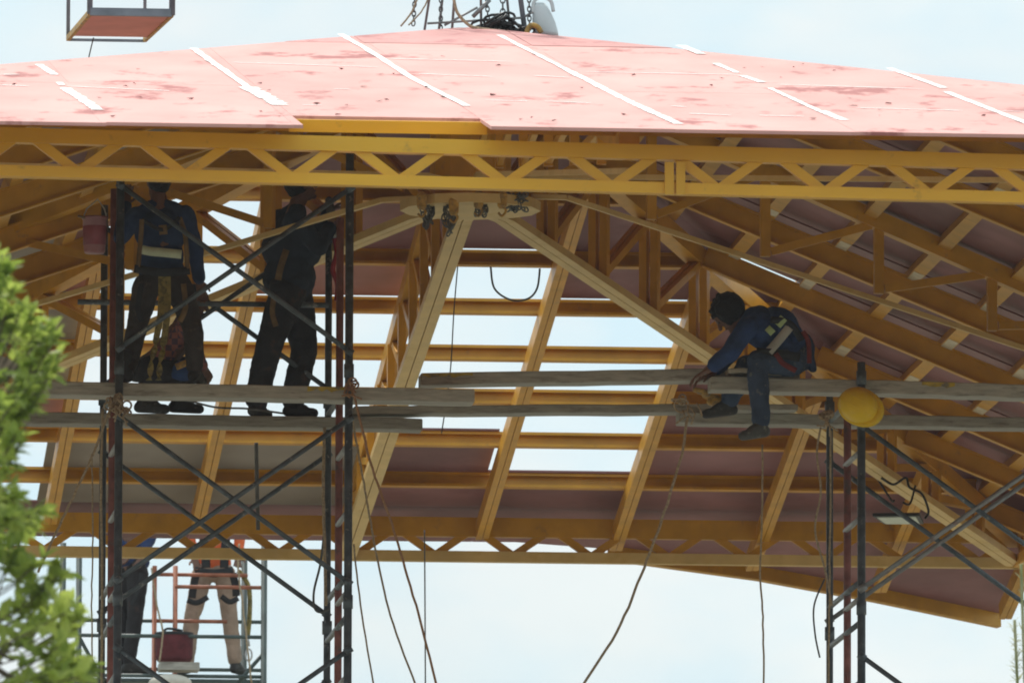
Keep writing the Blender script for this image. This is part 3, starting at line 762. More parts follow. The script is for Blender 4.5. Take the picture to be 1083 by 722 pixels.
# ------------------------------------------------------------------ hub: chains and hooks
def chain_bm(bm, p0, p1, r=.016, wr=.005):
    d = p1 - p0; n = max(2, int(d.length / (r * 2.6))); d_, a, b = frame(d)
    for k in range(n):
        c = p0 + d * ((k + .5) / n); s = a if k % 2 else b
        tube(bm, [c + (d_ * math.cos(t / 10 * 6.283) * 1.75 + s * math.sin(t / 10 * 6.283)) * r for t in range(11)], wr, 5, False)
def chain_bundle(x, y0, y1, w, label, spread, n, hook):
    t = thing('chain_bundle', onw(x, y0, w), label, 'chain', 'lifting chains bunched under the hub')
    bm = new_bm()
    for k in range(n):
        a = onw(x + rnd.uniform(-spread, spread), y0 + rnd.uniform(0, 3), w + rnd.uniform(-.1, .1)); a = Vector((a.x, a.y, a.z))
        b = onw(x + rnd.uniform(-spread, spread) * .8, y1 + rnd.uniform(-8, 4), w + rnd.uniform(-.1, .1))
        mid = (a + b) / 2 + Vector((rnd.uniform(-.05, .05), 0, rnd.uniform(-.03, .03)))
        chain_bm(bm, a, mid, .017, .006); chain_bm(bm, mid, b, .017, .006)
    link('chain', bm, M['chain'], t, True)
    c = onw(x + hook, y0 + 5, w - .15)
    bm = new_bm(); v = [Vector((px * .036, py * .03, pz)) for px, py, pz in ((-1, -1, 0), (1, -1, 0), (1, 1, 0), (-1, 1, 0))]
    lv = [(-.075, .55), (-.055, .95), (.03, 1.05), (.055, .6)]
    rg = [[bm.verts.new(c + Vector((q.x * f, q.y * f, z))) for q in v] for z, f in lv]
    for e, f in zip(rg, rg[1:]):
        for k in range(4): bm.faces.new((e[k], e[(k + 1) % 4], f[(k + 1) % 4], f[k]))
    bm.faces.new(rg[0]); bm.faces.new(rg[-1]); link('hoist_block', bm, M['hook'], t)
    bm = new_bm(); tube(bm, spline([c + Vector((.0, 0, -.06)), c + Vector((.028, 0, -.09)), c + Vector((.0, 0, -.13)), c + Vector((-.028, 0, -.105))], 5), [.009] * 16, 8)
    link('hook', bm, M['hook'], t, True)
chain_bundle(452, 206, 240, -.25, 'leftmost bunch of dark lifting chain hanging under the cream hub plate', 8, 7, -6)
chain_bundle(478, 212, 246, -.3, 'bunch of dark lifting chain hanging lowest, at the top of the centre chord', 7, 7, 2)
chain_bundle(510, 205, 226, -.3, 'short bunch of dark lifting chain right of centre under the hub plate', 9, 8, -4)
chain_bundle(545, 205, 220, -.3, 'wide heap of dark lifting chain at the right edge of the hub plate', 17, 13, -14)

# ------------------------------------------------------------------ on top of the roof: hoist mast, chains, rope pile, jug
top = lambda x, y, w=-.15: onw(x, y, w)
t = thing('hoist_mast', top(495, 33), 'thin steel lifting mast with leaning legs standing on the roof peak', 'mast')
head = top(505, -330, 0)
for a, m in (((404 + 45, 29), 'steel_grey'), ((464, 31), 'steel_grey'), ((509, 33), 'steel_grey'), ((540, 35), 'steel_grey'), ((556, 36), 'slate'), ((478, 30), 'steel_grey')):
    p = top(*a); bm = new_bm(); tube(bm, [p - ZV * .02, p + (head - p) * .98], .010 if m != 'slate' else .020, 8); part('mast_leg', bm, M[m], t, True)
for a, b in (((452, 25), (553, 19)), ((470, 27), (505, 8)), ((500, 18), (518, 0)), ((553, 19), (575, 6))):
    bm = new_bm(); tube(bm, [top(*a), top(*b)], .009 if a[0] != 500 else .016, 8); part('stay', bm, M['steel_grey'], t, True)
for k, (x0, x1, lab) in enumerate(((437, 446, 'leftmost lifting chain rising from the roof peak'), (466, 468, 'lifting chain left of the rope pile on the roof peak'), (516, 513, 'lifting chain just behind the rope pile on the roof peak'), (532, 530, 'thick lifting chain right above the rope pile on the roof peak'), (560, 558, 'lifting chain hanging beside the white jug on the roof'))):
    bm = new_bm(); chain_bm(bm, top(x0, 32 if x0 > 450 else 27), top(x1, -120), .013 if k != 3 else .019, .0055)
    tag(link('lifting_chain', bm, M['chain'], smooth=True), lab, 'chain', 'lifting chains above the roof')
rope('rope', [(480, 0), (484, 14), (495, 26), (505, 30), (530, 33), (552, 36)], -.3, .012, 'rope', 'thick tan rope running down the mast and along the roof peak')
rope('rope', [(444, -10), (436, 12), (424, 28)], -.2, .007, 'rope', 'thin rope slanting down to the left edge of the roof peak', jit=.002)
rope('rope', [(457, -10), (446, 12), (432, 27)], -.2, .006, 'rope', 'second thin rope slanting down beside the leftmost lifting chain', jit=.002)
bm = new_bm(); c = top(532, 31)
for k in range(26):
    ax = Vector((rnd.gauss(0, .5), rnd.gauss(0, .5), 1)).normalized(); d, a, b = frame(ax); r = rnd.uniform(.03, .08)
    q = rnd.uniform(-1, 1); cc = c + UV * q * .15 + WV * rnd.uniform(-.05, .05) + ZV * (rnd.uniform(-.02, .09) * (1 - abs(q) * .7) - .03 * (q > .3) - .0)
    tube(bm, [cc + (a * math.cos(v / 12 * 6.283) * 1.5 + b * math.sin(v / 12 * 6.283)) * r for v in range(13)], .010, 6, False)
tag(link('rope_pile', bm, M['black'], smooth=True), 'tangled heap of black rope lying on the roof peak', 'rope')
t = thing('plastic_jug', top(577, 37), 'cloudy white plastic jug with a big handle standing on the roof peak', 'jug')
bm = new_bm(); c = top(578, 37)
prof = [(.105, -.01), (.11, .02), (.105, .09), (.09, .15), (.07, .20), (.05, .235)]
rings = [[bm.verts.new(c + Vector((r * .82 * math.cos(k / 20 * 6.283) - .05 * (z / .23), r * .7 * math.sin(k / 20 * 6.283), z))) for k in range(20)] for r, z in prof]
for a, b in zip(rings, rings[1:]):
    for k in range(20): bm.faces.new((a[k], a[(k + 1) % 20], b[(k + 1) % 20], b[k]))
bm.faces.new(rings[0]); bm.faces.new(rings[-1]); link('jug_body', bm, M['jug'], t, True)
bm = new_bm(); tube(bm, spline([c + Vector((-.10, -.02, .16)), c + Vector((-.09, -.02, .25)), c + Vector((-.03, -.02, .275)), c + Vector((.03, -.02, .25)), c + Vector((.05, -.02, .17))], 6), .014, 8); link('handle', bm, M['jug'], t, True)
bm = new_bm(); c = top(564, 35, -.3); tube(bm, spline([c + Vector((-.05, 0, 0)), c + Vector((-.02, 0, .055)), c + Vector((.03, 0, .045)), c + Vector((.06, 0, 0))], 5), [.02] * 16, 8)
tag(link('chain_hook', bm, M['hook'], smooth=True), 'orange yellow lifting hook lying at the foot of the white jug', 'hook')

# ------------------------------------------------------------------ hanging platform, top left
t = thing('hanging_platform', onw(128, 42, 5), 'red bottomed steel work platform hanging in the air above the left of the roof', 'platform')
PW0, PW1 = 4.2, 5.6
fl, fr = onw(95, 15, PW0), onw(182, 15, PW0)
bl_, br_ = onw(72, 41, PW1), onw(153, 44, PW1)
zf = fl.z; 
bm = new_bm(); q = [Vector((p.x, p.y, zf)) for p in (fl, fr, br_, bl_)]; poly_plate(bm, [p + ZV * .02 for p in (q[0], q[1], q[1].lerp(q[2], .86), q[0].lerp(q[3], .86))], ZV, .02); link('platform_floor', bm, M['redpanel'], t)
for a, b, m, r in ((q[0], q[1], 'slate', .05), (q[1], q[2], 'hook', .032), (q[3], q[0], 'hook', .036), (q[2], q[3], 'slate', .018)):
    bm = new_bm(); beam(bm, a + ZV * -.012, b + ZV * -.012, r * .8, r * 1.2); link('floor_rail', bm, M[m], t)
for p, r in ((q[0], .022), (q[1], .024), (q[2], .013), (q[3], .015)):
    bm = new_bm(); tube(bm, [p, p + ZV * 1.05], r, 8); link('post', bm, M['slate'], t, True)
for a, b in ((q[0], q[1]), (q[1], q[2]), (q[2], q[3]), (q[3], q[0])):
    bm = new_bm(); tube(bm, [a + ZV * 1.05, b + ZV * 1.05], .02, 8); link('guard_rail', bm, M['slate'], t, True)
mid = (q[0] + q[1] + q[2] + q[3]) / 4
for p in q:
    bm = new_bm(); tube(bm, [p + ZV * 1.05, mid + ZV * 2.6], .008, 6); link('sling', bm, M['rope_dark'], t, True)
bm = new_bm(); tube(bm, [mid + ZV * 2.58, mid + ZV * 7], .010, 6); link('hoist_cable', bm, M['rope_dark'], t, True)

# ------------------------------------------------------------------ hard hat on the post
t = thing('hard_hat', onw(911, 430, NEAR - .36), 'bright yellow hard hat hanging on the post of the right scaffold tower', 'hard hat')
c = onw(908, 429, NEAR - .34 - .10)
tw = (Vector((-.18, -.92, .14))).normalized(); dd, sx, sz = frame(tw)
brimv = Vector((.78, -.2, -.45)); brimv = (brimv - tw * brimv.dot(tw)).normalized(); sidev = tw.cross(brimv)
bm = new_bm(); rings = []
for i in range(9):
    a = i / 8 * math.pi / 2
    rings.append([bm.verts.new(c + (brimv * math.cos(k / 28 * 6.283) * .148 + sidev * math.sin(k / 28 * 6.283) * .128) * math.cos(a) ** .8 * (1 + (.02 if i in (0,) else 0)) + tw * math.sin(a) * .125) for k in range(28)] if i < 8 else None)
tip = bm.verts.new(c + tw * .125)
for a, b in zip(rings[:7], rings[1:8]):
    for k in range(28): bm.faces.new((a[k], a[(k + 1) % 28], b[(k + 1) % 28], b[k]))
for k in range(28): bm.faces.new((rings[7][k], rings[7][(k + 1) % 28], tip))
link('shell', bm, M['helmet'], t, True)
bm = new_bm()
inner = []; outer = []
for k in range(28):
    a = k / 28 * 6.283; v = brimv * math.cos(a) * .148 + sidev * math.sin(a) * .128
    ext = 1.06 + .30 * max(0, math.cos(a)) ** 1.5
    inner.append(bm.verts.new(c + v * .97)); outer.append(bm.verts.new(c + v * ext - tw * .012))
for k in range(28): bm.faces.new((inner[k], inner[(k + 1) % 28], outer[(k + 1) % 28], outer[k]))
o = link('brim', bm, M['helmet'], t, True); sm = o.modifiers.new('thick', 'SOLIDIFY'); sm.thickness = .008
bm = new_bm()
for off in (-.03, .03):
    P = [c + (brimv * math.cos(a) * .15 + tw * math.sin(a) * .128) * 1.0 + sidev * off for a in [k / 12 * 2.2 + .45 for k in range(13)]]
    tube(bm, [p_ - tw * .006 for p_ in P], .005, 6)
link('shell_ridge', bm, M['helmet'], t, True)

# ------------------------------------------------------------------ floodlight under the back right chord
t = thing('floodlight', onw(948, 540, 8.6), 'square black floodlight with pale glass hanging under the back right chord', 'floodlight')
a, b = onw(923, 546, 8.3), onw(972, 546, 8.3)
zz = a.z
f = [Vector((a.x, a.y, zz)), Vector((b.x, b.y, zz + .01)), Vector((b.x + .05, b.y + .40, zz - .015)), Vector((a.x + .10, a.y + .40, zz - .02))]
bm = new_bm(); nrm = (f[1] - f[0]).cross(f[3] - f[0]).normalized(); poly_plate(bm, [p + nrm * .028 for p in f], nrm, .026); link('housing', bm, M['black'], t)
cc = (f[0] + f[1] + f[2] + f[3]) / 4
bm = new_bm(); poly_plate(bm, [cc + (p - cc) * .84 + nrm * .003 for p in f], nrm, .008); link('lamp_glass', bm, M['glass'], t)
bm = new_bm()
for p in (onw(928, 512, 8.8), onw(968, 520, 8.8)): tube(bm, spline([cc + nrm * .09 + (p - cc) * .4 * Vector((1, 0, 0)).dot(Vector((1, 0, 0))) * .6, (cc + p) / 2 + Vector((.02, 0, .02)), p + ZV * .05], 6), .009, 8)
link('bracket', bm, M['black'], t, True)
rope('cable', [(932, 505), (945, 512), (958, 505), (962, 515), (975, 522), (982, 540), (978, 548)], 8.4, .010, 'black', 'black lamp cable coiled round the back right chord above the floodlight', 'cable')

# ------------------------------------------------------------------ bucket hung on the scaffold, and things on the far deck
t = thing('bucket', onw(102, 262, NEAR + .1), 'pink plastic paint bucket hanging from the left scaffold posts', 'bucket')
c = onw(100, 268, NEAR + .05)
def lathe(bm, c, prof, n=24, cap0=True, cap1=False):
    rg = [[bm.verts.new(c + Vector((r * math.cos(k / n * 6.283), r * math.sin(k / n * 6.283), z))) for k in range(n)] for r, z in prof]
    for a, b in zip(rg, rg[1:]):
        for k in range(n): bm.faces.new((a[k], a[(k + 1) % n], b[(k + 1) % n], b[k]))
    if cap0: bm.faces.new(rg[0])
    if cap1: bm.faces.new(rg[-1])
bm = new_bm(); lathe(bm, c, [(.070, 0), (.078, .015), (.088, .25), (.096, .255), (.096, .27), (.086, .27), (.074, .03)]); link('bucket_body', bm, M['bucket'], t, True)
bm = new_bm(); lathe(bm, c, [(.0785, .06), (.0835, .06), (.0895, .19), (.086, .2)], cap0=False); link('paint_residue', bm, M['bucket_paint'], t, True)
bm = new_bm(); tube(bm, [c + Vector((-.09, 0, .25)), c + Vector((-.06, 0, .33)), c + Vector((.02, 0, .40)), c + Vector((.07, 0, .33)), c + Vector((.09, 0, .25))], .006, 6); link('handle', bm, M['metal'], t, True)
bm = new_bm(); tube(bm, [c + Vector((-.12, -.08, .265)), c + Vector((.02, -.02, .245))], .010, 8); tag(link('paint_brush', bm, M['strap'], smooth=True), 'paint brush lying across the mouth of the pink bucket', 'brush')
t = thing('tool_bag', bl(fu(183, 700), FW + .2, zdeck), 'maroon canvas tool bag standing on the far scaffold deck beside the khaki trousers', 'bag')
c = onw(184, 699, FW + .1)
bm = new_bm(); lathe(bm, c, [(.15, 0), (.17, .03), (.175, .2), (.165, .25), (.16, .26)], 20); link('bag_body', bm, M['maroon'], t, True)
bm = new_bm(); lathe(bm, c, [(.178, .235), (.178, .262), (.15, .262), (.14, .1)], 20, cap0=False); tube(bm, spline([c + Vector((-.1, -.1, .26)), c + Vector((-.05, -.12, .29)), c + Vector((.08, -.12, .27))], 5), .012, 6); link('bag_rim', bm, M['strap_black'], t, True)
bm = new_bm(); a, b = onw(168, 709, FW - .15), onw(210, 709, FW - .15); b.z = a.z; beam(bm, a, b, .3, .07); tag(link('plank', bm, M['wood']), 'short grey board on the far scaffold deck under the maroon bag', 'plank')
bm = new_bm(); ball(bm, onw(180, 722, FW - .25), (Vector((.20, 0, 0)), Vector((0, .14, 0)), Vector((0, 0, .085))), 3); o = tag(link('cloth_sack', bm, M['plaster'], smooth=True), 'pale cloth sack lying under the short board on the far scaffold', 'sack')

# ------------------------------------------------------------------ people
def soft(name, bm, m, parent, voxel, it=3, disp=0, scale=.12):
    o = link(name, bm, m, parent, True)
    r = o.modifiers.new('remesh', 'REMESH'); r.mode = 'VOXEL'; r.voxel_size = voxel; r.use_smooth_shade = True
    s = o.modifiers.new('smooth', 'SMOOTH'); s.factor = .5; s.iterations = it
    if disp:
        tx = bpy.data.textures.new('folds', 'CLOUDS'); tx.noise_scale = scale; tx.noise_depth = 2
        d = o.modifiers.new('folds', 'DISPLACE'); d.texture = tx; d.strength = disp; d.mid_level = .5; d.texture_coords = 'LOCAL'
    return o
def chain_caps(bm, seq, n=14):
    for (a, ra), (b, rb) in zip(seq, seq[1:]): capsule(bm, a, ra, b, rb, n)
def hand(bm, wr, d, side, nrm, curl=.5, s=1.0):
    # palm, four unequal bent fingers, a thumb from the side of the palm; nrm points out of the palm
    d = d.normalized(); side = (side - d * side.dot(d)).normalized(); nrm = (nrm - d * nrm.dot(d) - side * nrm.dot(side)).normalized()
    for k in (-1.2, -.4, .4, 1.2):
        capsule(bm, wr + side * k * .012 * s, .015 * s, wr + d * .088 * s + side * k * .019 * s, .0125 * s, 8)
    for k, ln in ((-1.5, .062), (-.5, .080), (.5, .086), (1.5, .076)):
        b = wr + d * .088 * s + side * k * .019 * s; p = b; a = curl * .6
        for f in (.45, .32, .23):
            v = d * math.cos(a) + nrm * math.sin(a) + side * k * .05
            q = p + v * ln * f * s; capsule(bm, p, .0095 * s, q, .0085 * s, 8); p = q; a += curl
    p = wr + d * .025 * s + side * .028 * s
    q = p + (d * .6 + side * .7 + nrm * .35).normalized() * .042 * s; capsule(bm, p, .014 * s, q, .0105 * s, 8)
    capsule(bm, q, .0105 * s, q + (d * .85 + side * .15 + nrm * .45).normalized() * .032 * s, .009 * s, 8)
def head(bm, c, f, up, s=1.0):
    f = f.normalized(); up = (up - f * up.dot(f)).normalized(); l = up.cross(f)
    ball(bm, c + up * .02 * s, (f * .098 * s, l * .076 * s, up * .105 * s), 3)
    ball(bm, c - up * .055 * s + f * .03 * s, (f * .062 * s, l * .056 * s, up * .062 * s), 2)
    capsule(bm, c + f * .092 * s + up * .012 * s, .010 * s, c + f * .112 * s - up * .022 * s, .016 * s, 8)      # nose
    capsule(bm, c + f * .083 * s - l * .035 * s + up * .032 * s, .012 * s, c + f * .083 * s + l * .035 * s + up * .032 * s, .012 * s, 8)  # brow
    capsule(bm, c + f * .088 * s - l * .018 * s - up * .055 * s, .008 * s, c + f * .088 * s + l * .018 * s - up * .055 * s, .008 * s, 8)  # lips
    ball(bm, c + f * .075 * s - up * .095 * s, (f * .022 * s, l * .024 * s, up * .020 * s), 2)                      # chin
    for q in (-1, 1): ball(bm, c + l * q * .078 * s - f * .008 * s, (f * .020 * s, l * .011 * s, up * .032 * s), 2)  # ears
    return f, l, up
def eyes(t, c, f, up, s=1.0):
    f = f.normalized(); up = (up - f * up.dot(f)).normalized(); l = up.cross(f)
    for q in (-1, 1):
        bm = new_bm(); ball(bm, c + f * .083 * s + l * q * .031 * s + up * .012 * s, (f * .012, l * .013, up * .010), 2); link('eye', bm, M['black'], t, True)
def boot(bm, an, toe, r=.048):
    # an: ankle joint; toe: direction on the sole
    t = Vector((toe.x, toe.y, toe.z)).normalized()
    heel = an - ZV * .055 - t * .035; tip = an - ZV * .062 + t * .155
    capsule(bm, an + ZV * .10, r * 1.12, an - ZV * .02, r * 1.02); capsule(bm, an - ZV * .02, r, heel, .042)
    capsule(bm, heel, .040, tip, .036); capsule(bm, an - ZV * .01, r, an - ZV * .045 + t * .09, .042)
    capsule(bm, heel - ZV * .005, .036, tip + t * .01 - ZV * .004, .036)
def strap(t, target, pts, wd, m, name='harness_strap', off=.010, nrm=None):
    # a band laid on the clothing
    P = spline(pts, 8); bm = new_bm(); vs = []
    nrm = nrm or Vector((0, -1, 0))
    for i, p in enumerate(P):
        d = (P[min(i + 1, len(P) - 1)] - P[max(i - 1, 0)]).normalized(); s = d.cross(nrm).normalized()
        vs.append([bm.verts.new(p + s * wd * k) for k in (-.5, 0, .5)])
    for a, b in zip(vs, vs[1:]):
        for k in (0, 1): bm.faces.new((a[k], a[k + 1], b[k + 1], b[k]))
    o = link(name, bm, M[m], t, True)
    w = o.modifiers.new('wrap', 'SHRINKWRAP'); w.target = target; w.wrap_method = 'NEAREST_SURFACEPOINT'; w.wrap_mode = 'OUTSIDE'; w.offset = off
    so = o.modifiers.new('thick', 'SOLIDIFY'); so.thickness = .006; so.offset = 0
    return o

def person(J, label, W, c, group='construction workers', bulk=1.0, voxel=.010, sleeves=1.0, hatm=None, hair=True, hs=1.0, handspec=None, eye=True, loose=1.0):
    # J: joint -> (photo x, photo y, pavilion depth offset); c: material of each garment
    P = {k: onw(v[0], v[1], W + v[2]) for k, v in J.items() if k not in ('hf', 'hu', 'toeL', 'toeR')}
    t = thing('person', P['base'] if 'base' in P else (P['anL'] + P['anR']) / 2 - ZV * .1, label, 'person', group)
    sd = (P['shR'] - P['shL']).normalized(); hp = (P['hipR'] - P['hipL']).normalized()
    upv = (P['chest'] - P['pelvis']).normalized(); fw = upv.cross(sd).normalized()
    # body: one continuous skin
    bm = new_bm()
    f, l, up = head(bm, P['head'], J['hf'], J['hu'], hs)
    capsule(bm, P['head'] - up * .05, .056, P['neck'], .062)
    capsule(bm, P['neck'], .06, P['chest'], .11); capsule(bm, P['chest'], .115, P['pelvis'], .11)
    for s in 'LR':
        capsule(bm, P['chest'], .09, P['sh' + s], .05)
        chain_caps(bm, [(P['sh' + s], .050), (P['el' + s], .040), (P['wr' + s], .027)])
        chain_caps(bm, [(P['pelvis'], .09), (P['hip' + s], .085), (P['kn' + s], .055), (P['an' + s], .038)])
        hsx = (handspec or {}).get(s)
        d = hsx[0] if hsx else (P['wr' + s] - P['el' + s]).normalized()
        nn = hsx[1] if hsx else fw * -1
        side = hsx[2] if hsx else (d.cross(nn) * (1 if s == 'L' else -1))
        hand(bm, P['wr' + s], d, side, nn, hsx[3] if hsx else .45)
    body = soft('body', bm, M[c['skin']], t, .0055, 2)
    if eye: eyes(t, P['head'], J['hf'], J['hu'], hs)
    # trousers
    bm = new_bm()
    ball(bm, P['pelvis'], (hp * .165 * loose, fw * .115 * loose, upv * .13), 3)
    for s in 'LR':
        k = P['kn' + s]; a = P['an' + s]
        chain_caps(bm, [(P['pelvis'] + (P['hip' + s] - P['pelvis']) * .5, .105 * loose), (P['hip' + s], .100 * loose), (P['hip' + s].lerp(k, .55), .088 * loose), (k, .074 * loose), (k.lerp(a, .45), .072 * loose), (a + (k - a).normalized() * .03, .064 * loose)])
    trs = soft('trousers', bm, M[c['trousers']], t, voxel, 2, .022, .09)
    # shirt
    bm = new_bm()
    ball(bm, P['chest'] + upv * .0, (sd * .185 * bulk, fw * .125 * bulk, upv * .185), 3)
    ball(bm, P['chest'].lerp(P['pelvis'], .55), (sd * .160 * bulk, fw * .118 * bulk, upv * .16), 3)
    ball(bm, P['pelvis'] + upv * .05, (sd * .165 * bulk, fw * .122 * bulk, upv * .10), 3)
    capsule(bm, P['chest'], .11, P['neck'] - upv * .04, .072)
    for s in 'LR':
        w = P['el' + s].lerp(P['wr' + s], .92 * sleeves)
        chain_caps(bm, [(P['chest'], .10), (P['sh' + s], .070 * bulk), (P['sh' + s].lerp(P['el' + s], .6), .060 * bulk), (P['el' + s], .056 * bulk), (w, .047 * bulk)])
        capsule(bm, P['neck'] - upv * .035, .062, P['sh' + s] - upv * .005, .060)
    sh = soft('shirt', bm, M[c['shirt']], t, voxel, 2, .022, .10)
    for s in 'LR':
        bm = new_bm(); boot(bm, P['an' + s], J['toe' + s]); soft('boot', bm, M[c.get('boot' + s, c['boot'])], t, .008, 2)
    if hair:
        bm = new_bm(); ctr = P['head'] + up * .03 * hs - f * .02 * hs
        if hair == 'curly':
            ball(bm, ctr + f * -.012 - up * .01, (f * .116 * hs, l * .108 * hs, up * .116 * hs), 3)
            for k in range(60):
                v = Vector((rnd.gauss(0, 1), rnd.gauss(0, 1), rnd.gauss(0, 1))).normalized()
                if v.dot(f) > .72 and v.dot(up) < .35: continue
                ball(bm, ctr + f * v.dot(f) * .106 * hs + l * v.dot(l) * .102 * hs + up * v.dot(up) * .108 * hs, [Vector(q) * rnd.uniform(.018, .030) for q in ((1, 0, 0), (0, 1, 0), (0, 0, 1))], 1)
        else:
            ball(bm, ctr + f * -.008, (f * .106 * hs, l * .090 * hs, up * .104 * hs), 3)
            ball(bm, ctr - f * .045 - up * .05, (f * .055 * hs, l * .07 * hs, up * .06 * hs), 2)
        soft('hair', bm, M['hair'], t, .008, 1)
    return t, P, trs, sh, body, (sd, fw, upv)

DN, AW = -WV, WV
# left worker, back view, standing on the near plank
Wp = NEAR + .20
zA = onw(170, 404, NEAR + .05).z
J = dict(head=(167, 194, .08), neck=(168, 211, .03), chest=(170, 245, 0), pelvis=(171, 294, 0), shL=(144, 229, 0), shR=(196, 227, 0), elL=(128, 252, .12), wrL=(133, 216, .30),
         elR=(207, 264, .06), wrR=(211, 297, .14), hipL=(155, 302, 0), hipR=(189, 302, 0), knL=(145, 347, .12), knR=(205, 350, -.06), anL=(134, 391, 0), anR=(206, 391, 0),
         hf=AW * 1 + UV * -.3 + ZV * .1, hu=ZV, toeL=AW - UV * .35, toeR=AW + UV * .45)
t, P, trs, sh, body, ax = person(J, 'worker seen from behind with a pale reflective band on his dark blue back', Wp, dict(skin='skin', trousers='browncloth', shirt='navy', boot='boot'), eye=False, loose=1.02, bulk=1.05)
q = lambda x, y, o=-.2: onw(x, y, Wp + o)
strap(t, sh, [q(150, 264), q(160, 266), q(172, 267), q(192, 269)], .065, 'reflect', 'reflective_band', .012)
strap(t, sh, [q(150, 232), q(149, 250), q(146, 282)], .035, 'strap'); strap(t, sh, [q(190, 230), q(196, 250), q(198, 284)], .035, 'strap')
strap(t, sh, [q(150, 232), q(172, 243), q(190, 230)], .03, 'strap_black'); strap(t, sh, [q(172, 238), q(173, 248)], .06, 'strap', 'dorsal_pad', .014)
strap(t, sh, [q(142, 284), q(171, 288), q(201, 286)], .06, 'strap_black', 'harness_belt', .016)
strap(t, trs, [q(150, 300), q(146, 325), q(150, 340)], .04, 'strap_black'); strap(t, trs, [q(194, 300), q(196, 325), q(190, 340)], .04, 'strap')
for xs in ([(171, 292), (170, 330), (164, 365), (157, 402)], [(177, 292), (177, 330), (172, 368), (167, 402)]):
    bm = new_bm(); P_ = spline([q(x, y, -.16) for x, y in xs], 8); n = len(P_); d0 = Vector((1, 0, 0))
    vs = [(bm.verts.new(p + Vector((math.cos(i * .9 if i > n * .62 else 0) * .024, math.sin(i * .9 if i > n * .62 else 0) * .024, 0))), bm.verts.new(p - Vector((math.cos(i * .9 if i > n * .62 else 0) * .024, math.sin(i * .9 if i > n * .62 else 0) * .024, 0)))) for i, p in enumerate(P_)]
    for (a, b), (cc, dd) in zip(vs, vs[1:]): bm.faces.new((a, b, dd, cc))
    o = link('lanyard', bm, M['strap_yellow'], t); so = o.modifiers.new('thick', 'SOLIDIFY'); so.thickness = .008

# second worker, standing on the rear plank, arms raised with a grinder
Wp = FAR + .02
J = dict(head=(319, 197, .03), neck=(314, 216, 0), chest=(309, 250, 0), pelvis=(308, 305, 0), shL=(296, 232, .19), shR=(312, 231, -.19), elL=(336, 248, .22), wrL=(349, 224, .06),
         elR=(337, 262, -.22), wrR=(350, 240, -.10), hipL=(312, 312, .09), hipR=(303, 312, -.09), knL=(322, 370, .10), knR=(284, 368, -.10), anL=(309, 427, .08), anR=(270, 427, -.06),
         hf=UV * 1 + AW * .35 + ZV * .3, hu=ZV, toeL=UV * 1 + AW * .05, toeR=AW * .6 + UV * .5)
hs_ = {s: ((UV * .7 + ZV * .6), UV * .4 - ZV * .5, AW if s == 'R' else DN, .8) for s in 'LR'}
t, P, trs, sh, body, ax = person(J, 'worker in dark navy overalls with arms raised to hold a grinder', Wp, dict(skin='skin', trousers='darkcloth', shirt='navy_dark', boot='boot'), handspec=hs_, loose=1.36, hs=1.02, bulk=1.2)
bm = new_bm(); ball(bm, onw(309, 262, Wp), (UV * .235, WV * .20, ZV * .19), 3); ball(bm, onw(306, 294, Wp), (UV * .20, WV * .18, ZV * .20), 3); soft('overall_top', bm, M['navy_dark'], t, .012, 2, .03, .1)
q = lambda x, y, o=-.3: onw(x, y, Wp + o)
strap(t, trs, [q(303, 264), q(297, 282), q(294, 296)], .05, 'strap'); strap(t, trs, [q(290, 312), q(288, 330), q(292, 345)], .04, 'strap')
gr = thing('angle_grinder', onw(350, 235, Wp - .05), 'small grinder with a bright metal head held up by the worker in dark overalls', 'grinder')
bm = new_bm(); capsule(bm, onw(348, 212, Wp - .05), .030, onw(351, 232, Wp - .05), .036); link('grinder_body', bm, M['boot_grey'], gr, True)
bm = new_bm(); capsule(bm, onw(351, 231, Wp - .06), .036, onw(352, 238, Wp - .06), .030); link('grip', bm, M['hook'], gr, True)
bm = new_bm(); capsule(bm, onw(353, 244, Wp - .06), .030, onw(354, 249, Wp - .06), .036); link('gear_head', bm, M['metal'], gr, True)
rope('cable', [(354, 252), (356, 268), (352, 285), (357, 300), (356, 318)], Wp - .08, .020, 'red', 'red power lead hanging from the grinder beside the scaffold post', 'cable')

# third worker, squatting behind on the rear plank
Wp = FAR + .02
J = dict(head=(206, 320, .02), neck=(199, 334, 0), chest=(193, 353, 0), pelvis=(162, 390, 0), shL=(196, 344, .16), shR=(195, 346, -.16), elL=(207, 368, .2), wrL=(214, 386, .12),
         elR=(206, 371, -.2), wrR=(216, 389, -.1), hipL=(156, 394, .11), hipR=(156, 394, -.11), knL=(204, 386, .14), knR=(200, 392, -.14), anL=(188, 423, .12), anR=(152, 423, -.10),
         hf=UV * 1 - ZV * .4, hu=ZV, toeL=UV, toeR=UV)
t, P, trs, sh, body, ax = person(J, 'worker in a red plaid shirt squatting behind the legs of the leftmost worker', Wp, dict(skin='skin', trousers='darkcloth', shirt='plaid', boot='boot'), eye=True, bulk=.84)
bm = new_bm(); ball(bm, onw(146, 392, Wp), (UV * .10, WV * .17, ZV * .085), 3); soft('jacket_tail', bm, M['darkcloth'], t, .01, 2, .02, .08)
q = lambda x, y, o=-.3: onw(x, y, Wp + o)
strap(t, trs, [q(186, 388), q(196, 384), q(204, 380)], .05, 'hook')
bm = new_bm(); ball(bm, onw(194, 392, Wp - .16), (UV * .12 + ZV * .02, WV * .09, ZV * .085), 3); soft('denim_apron', bm, M['blue'], t, .01, 2)

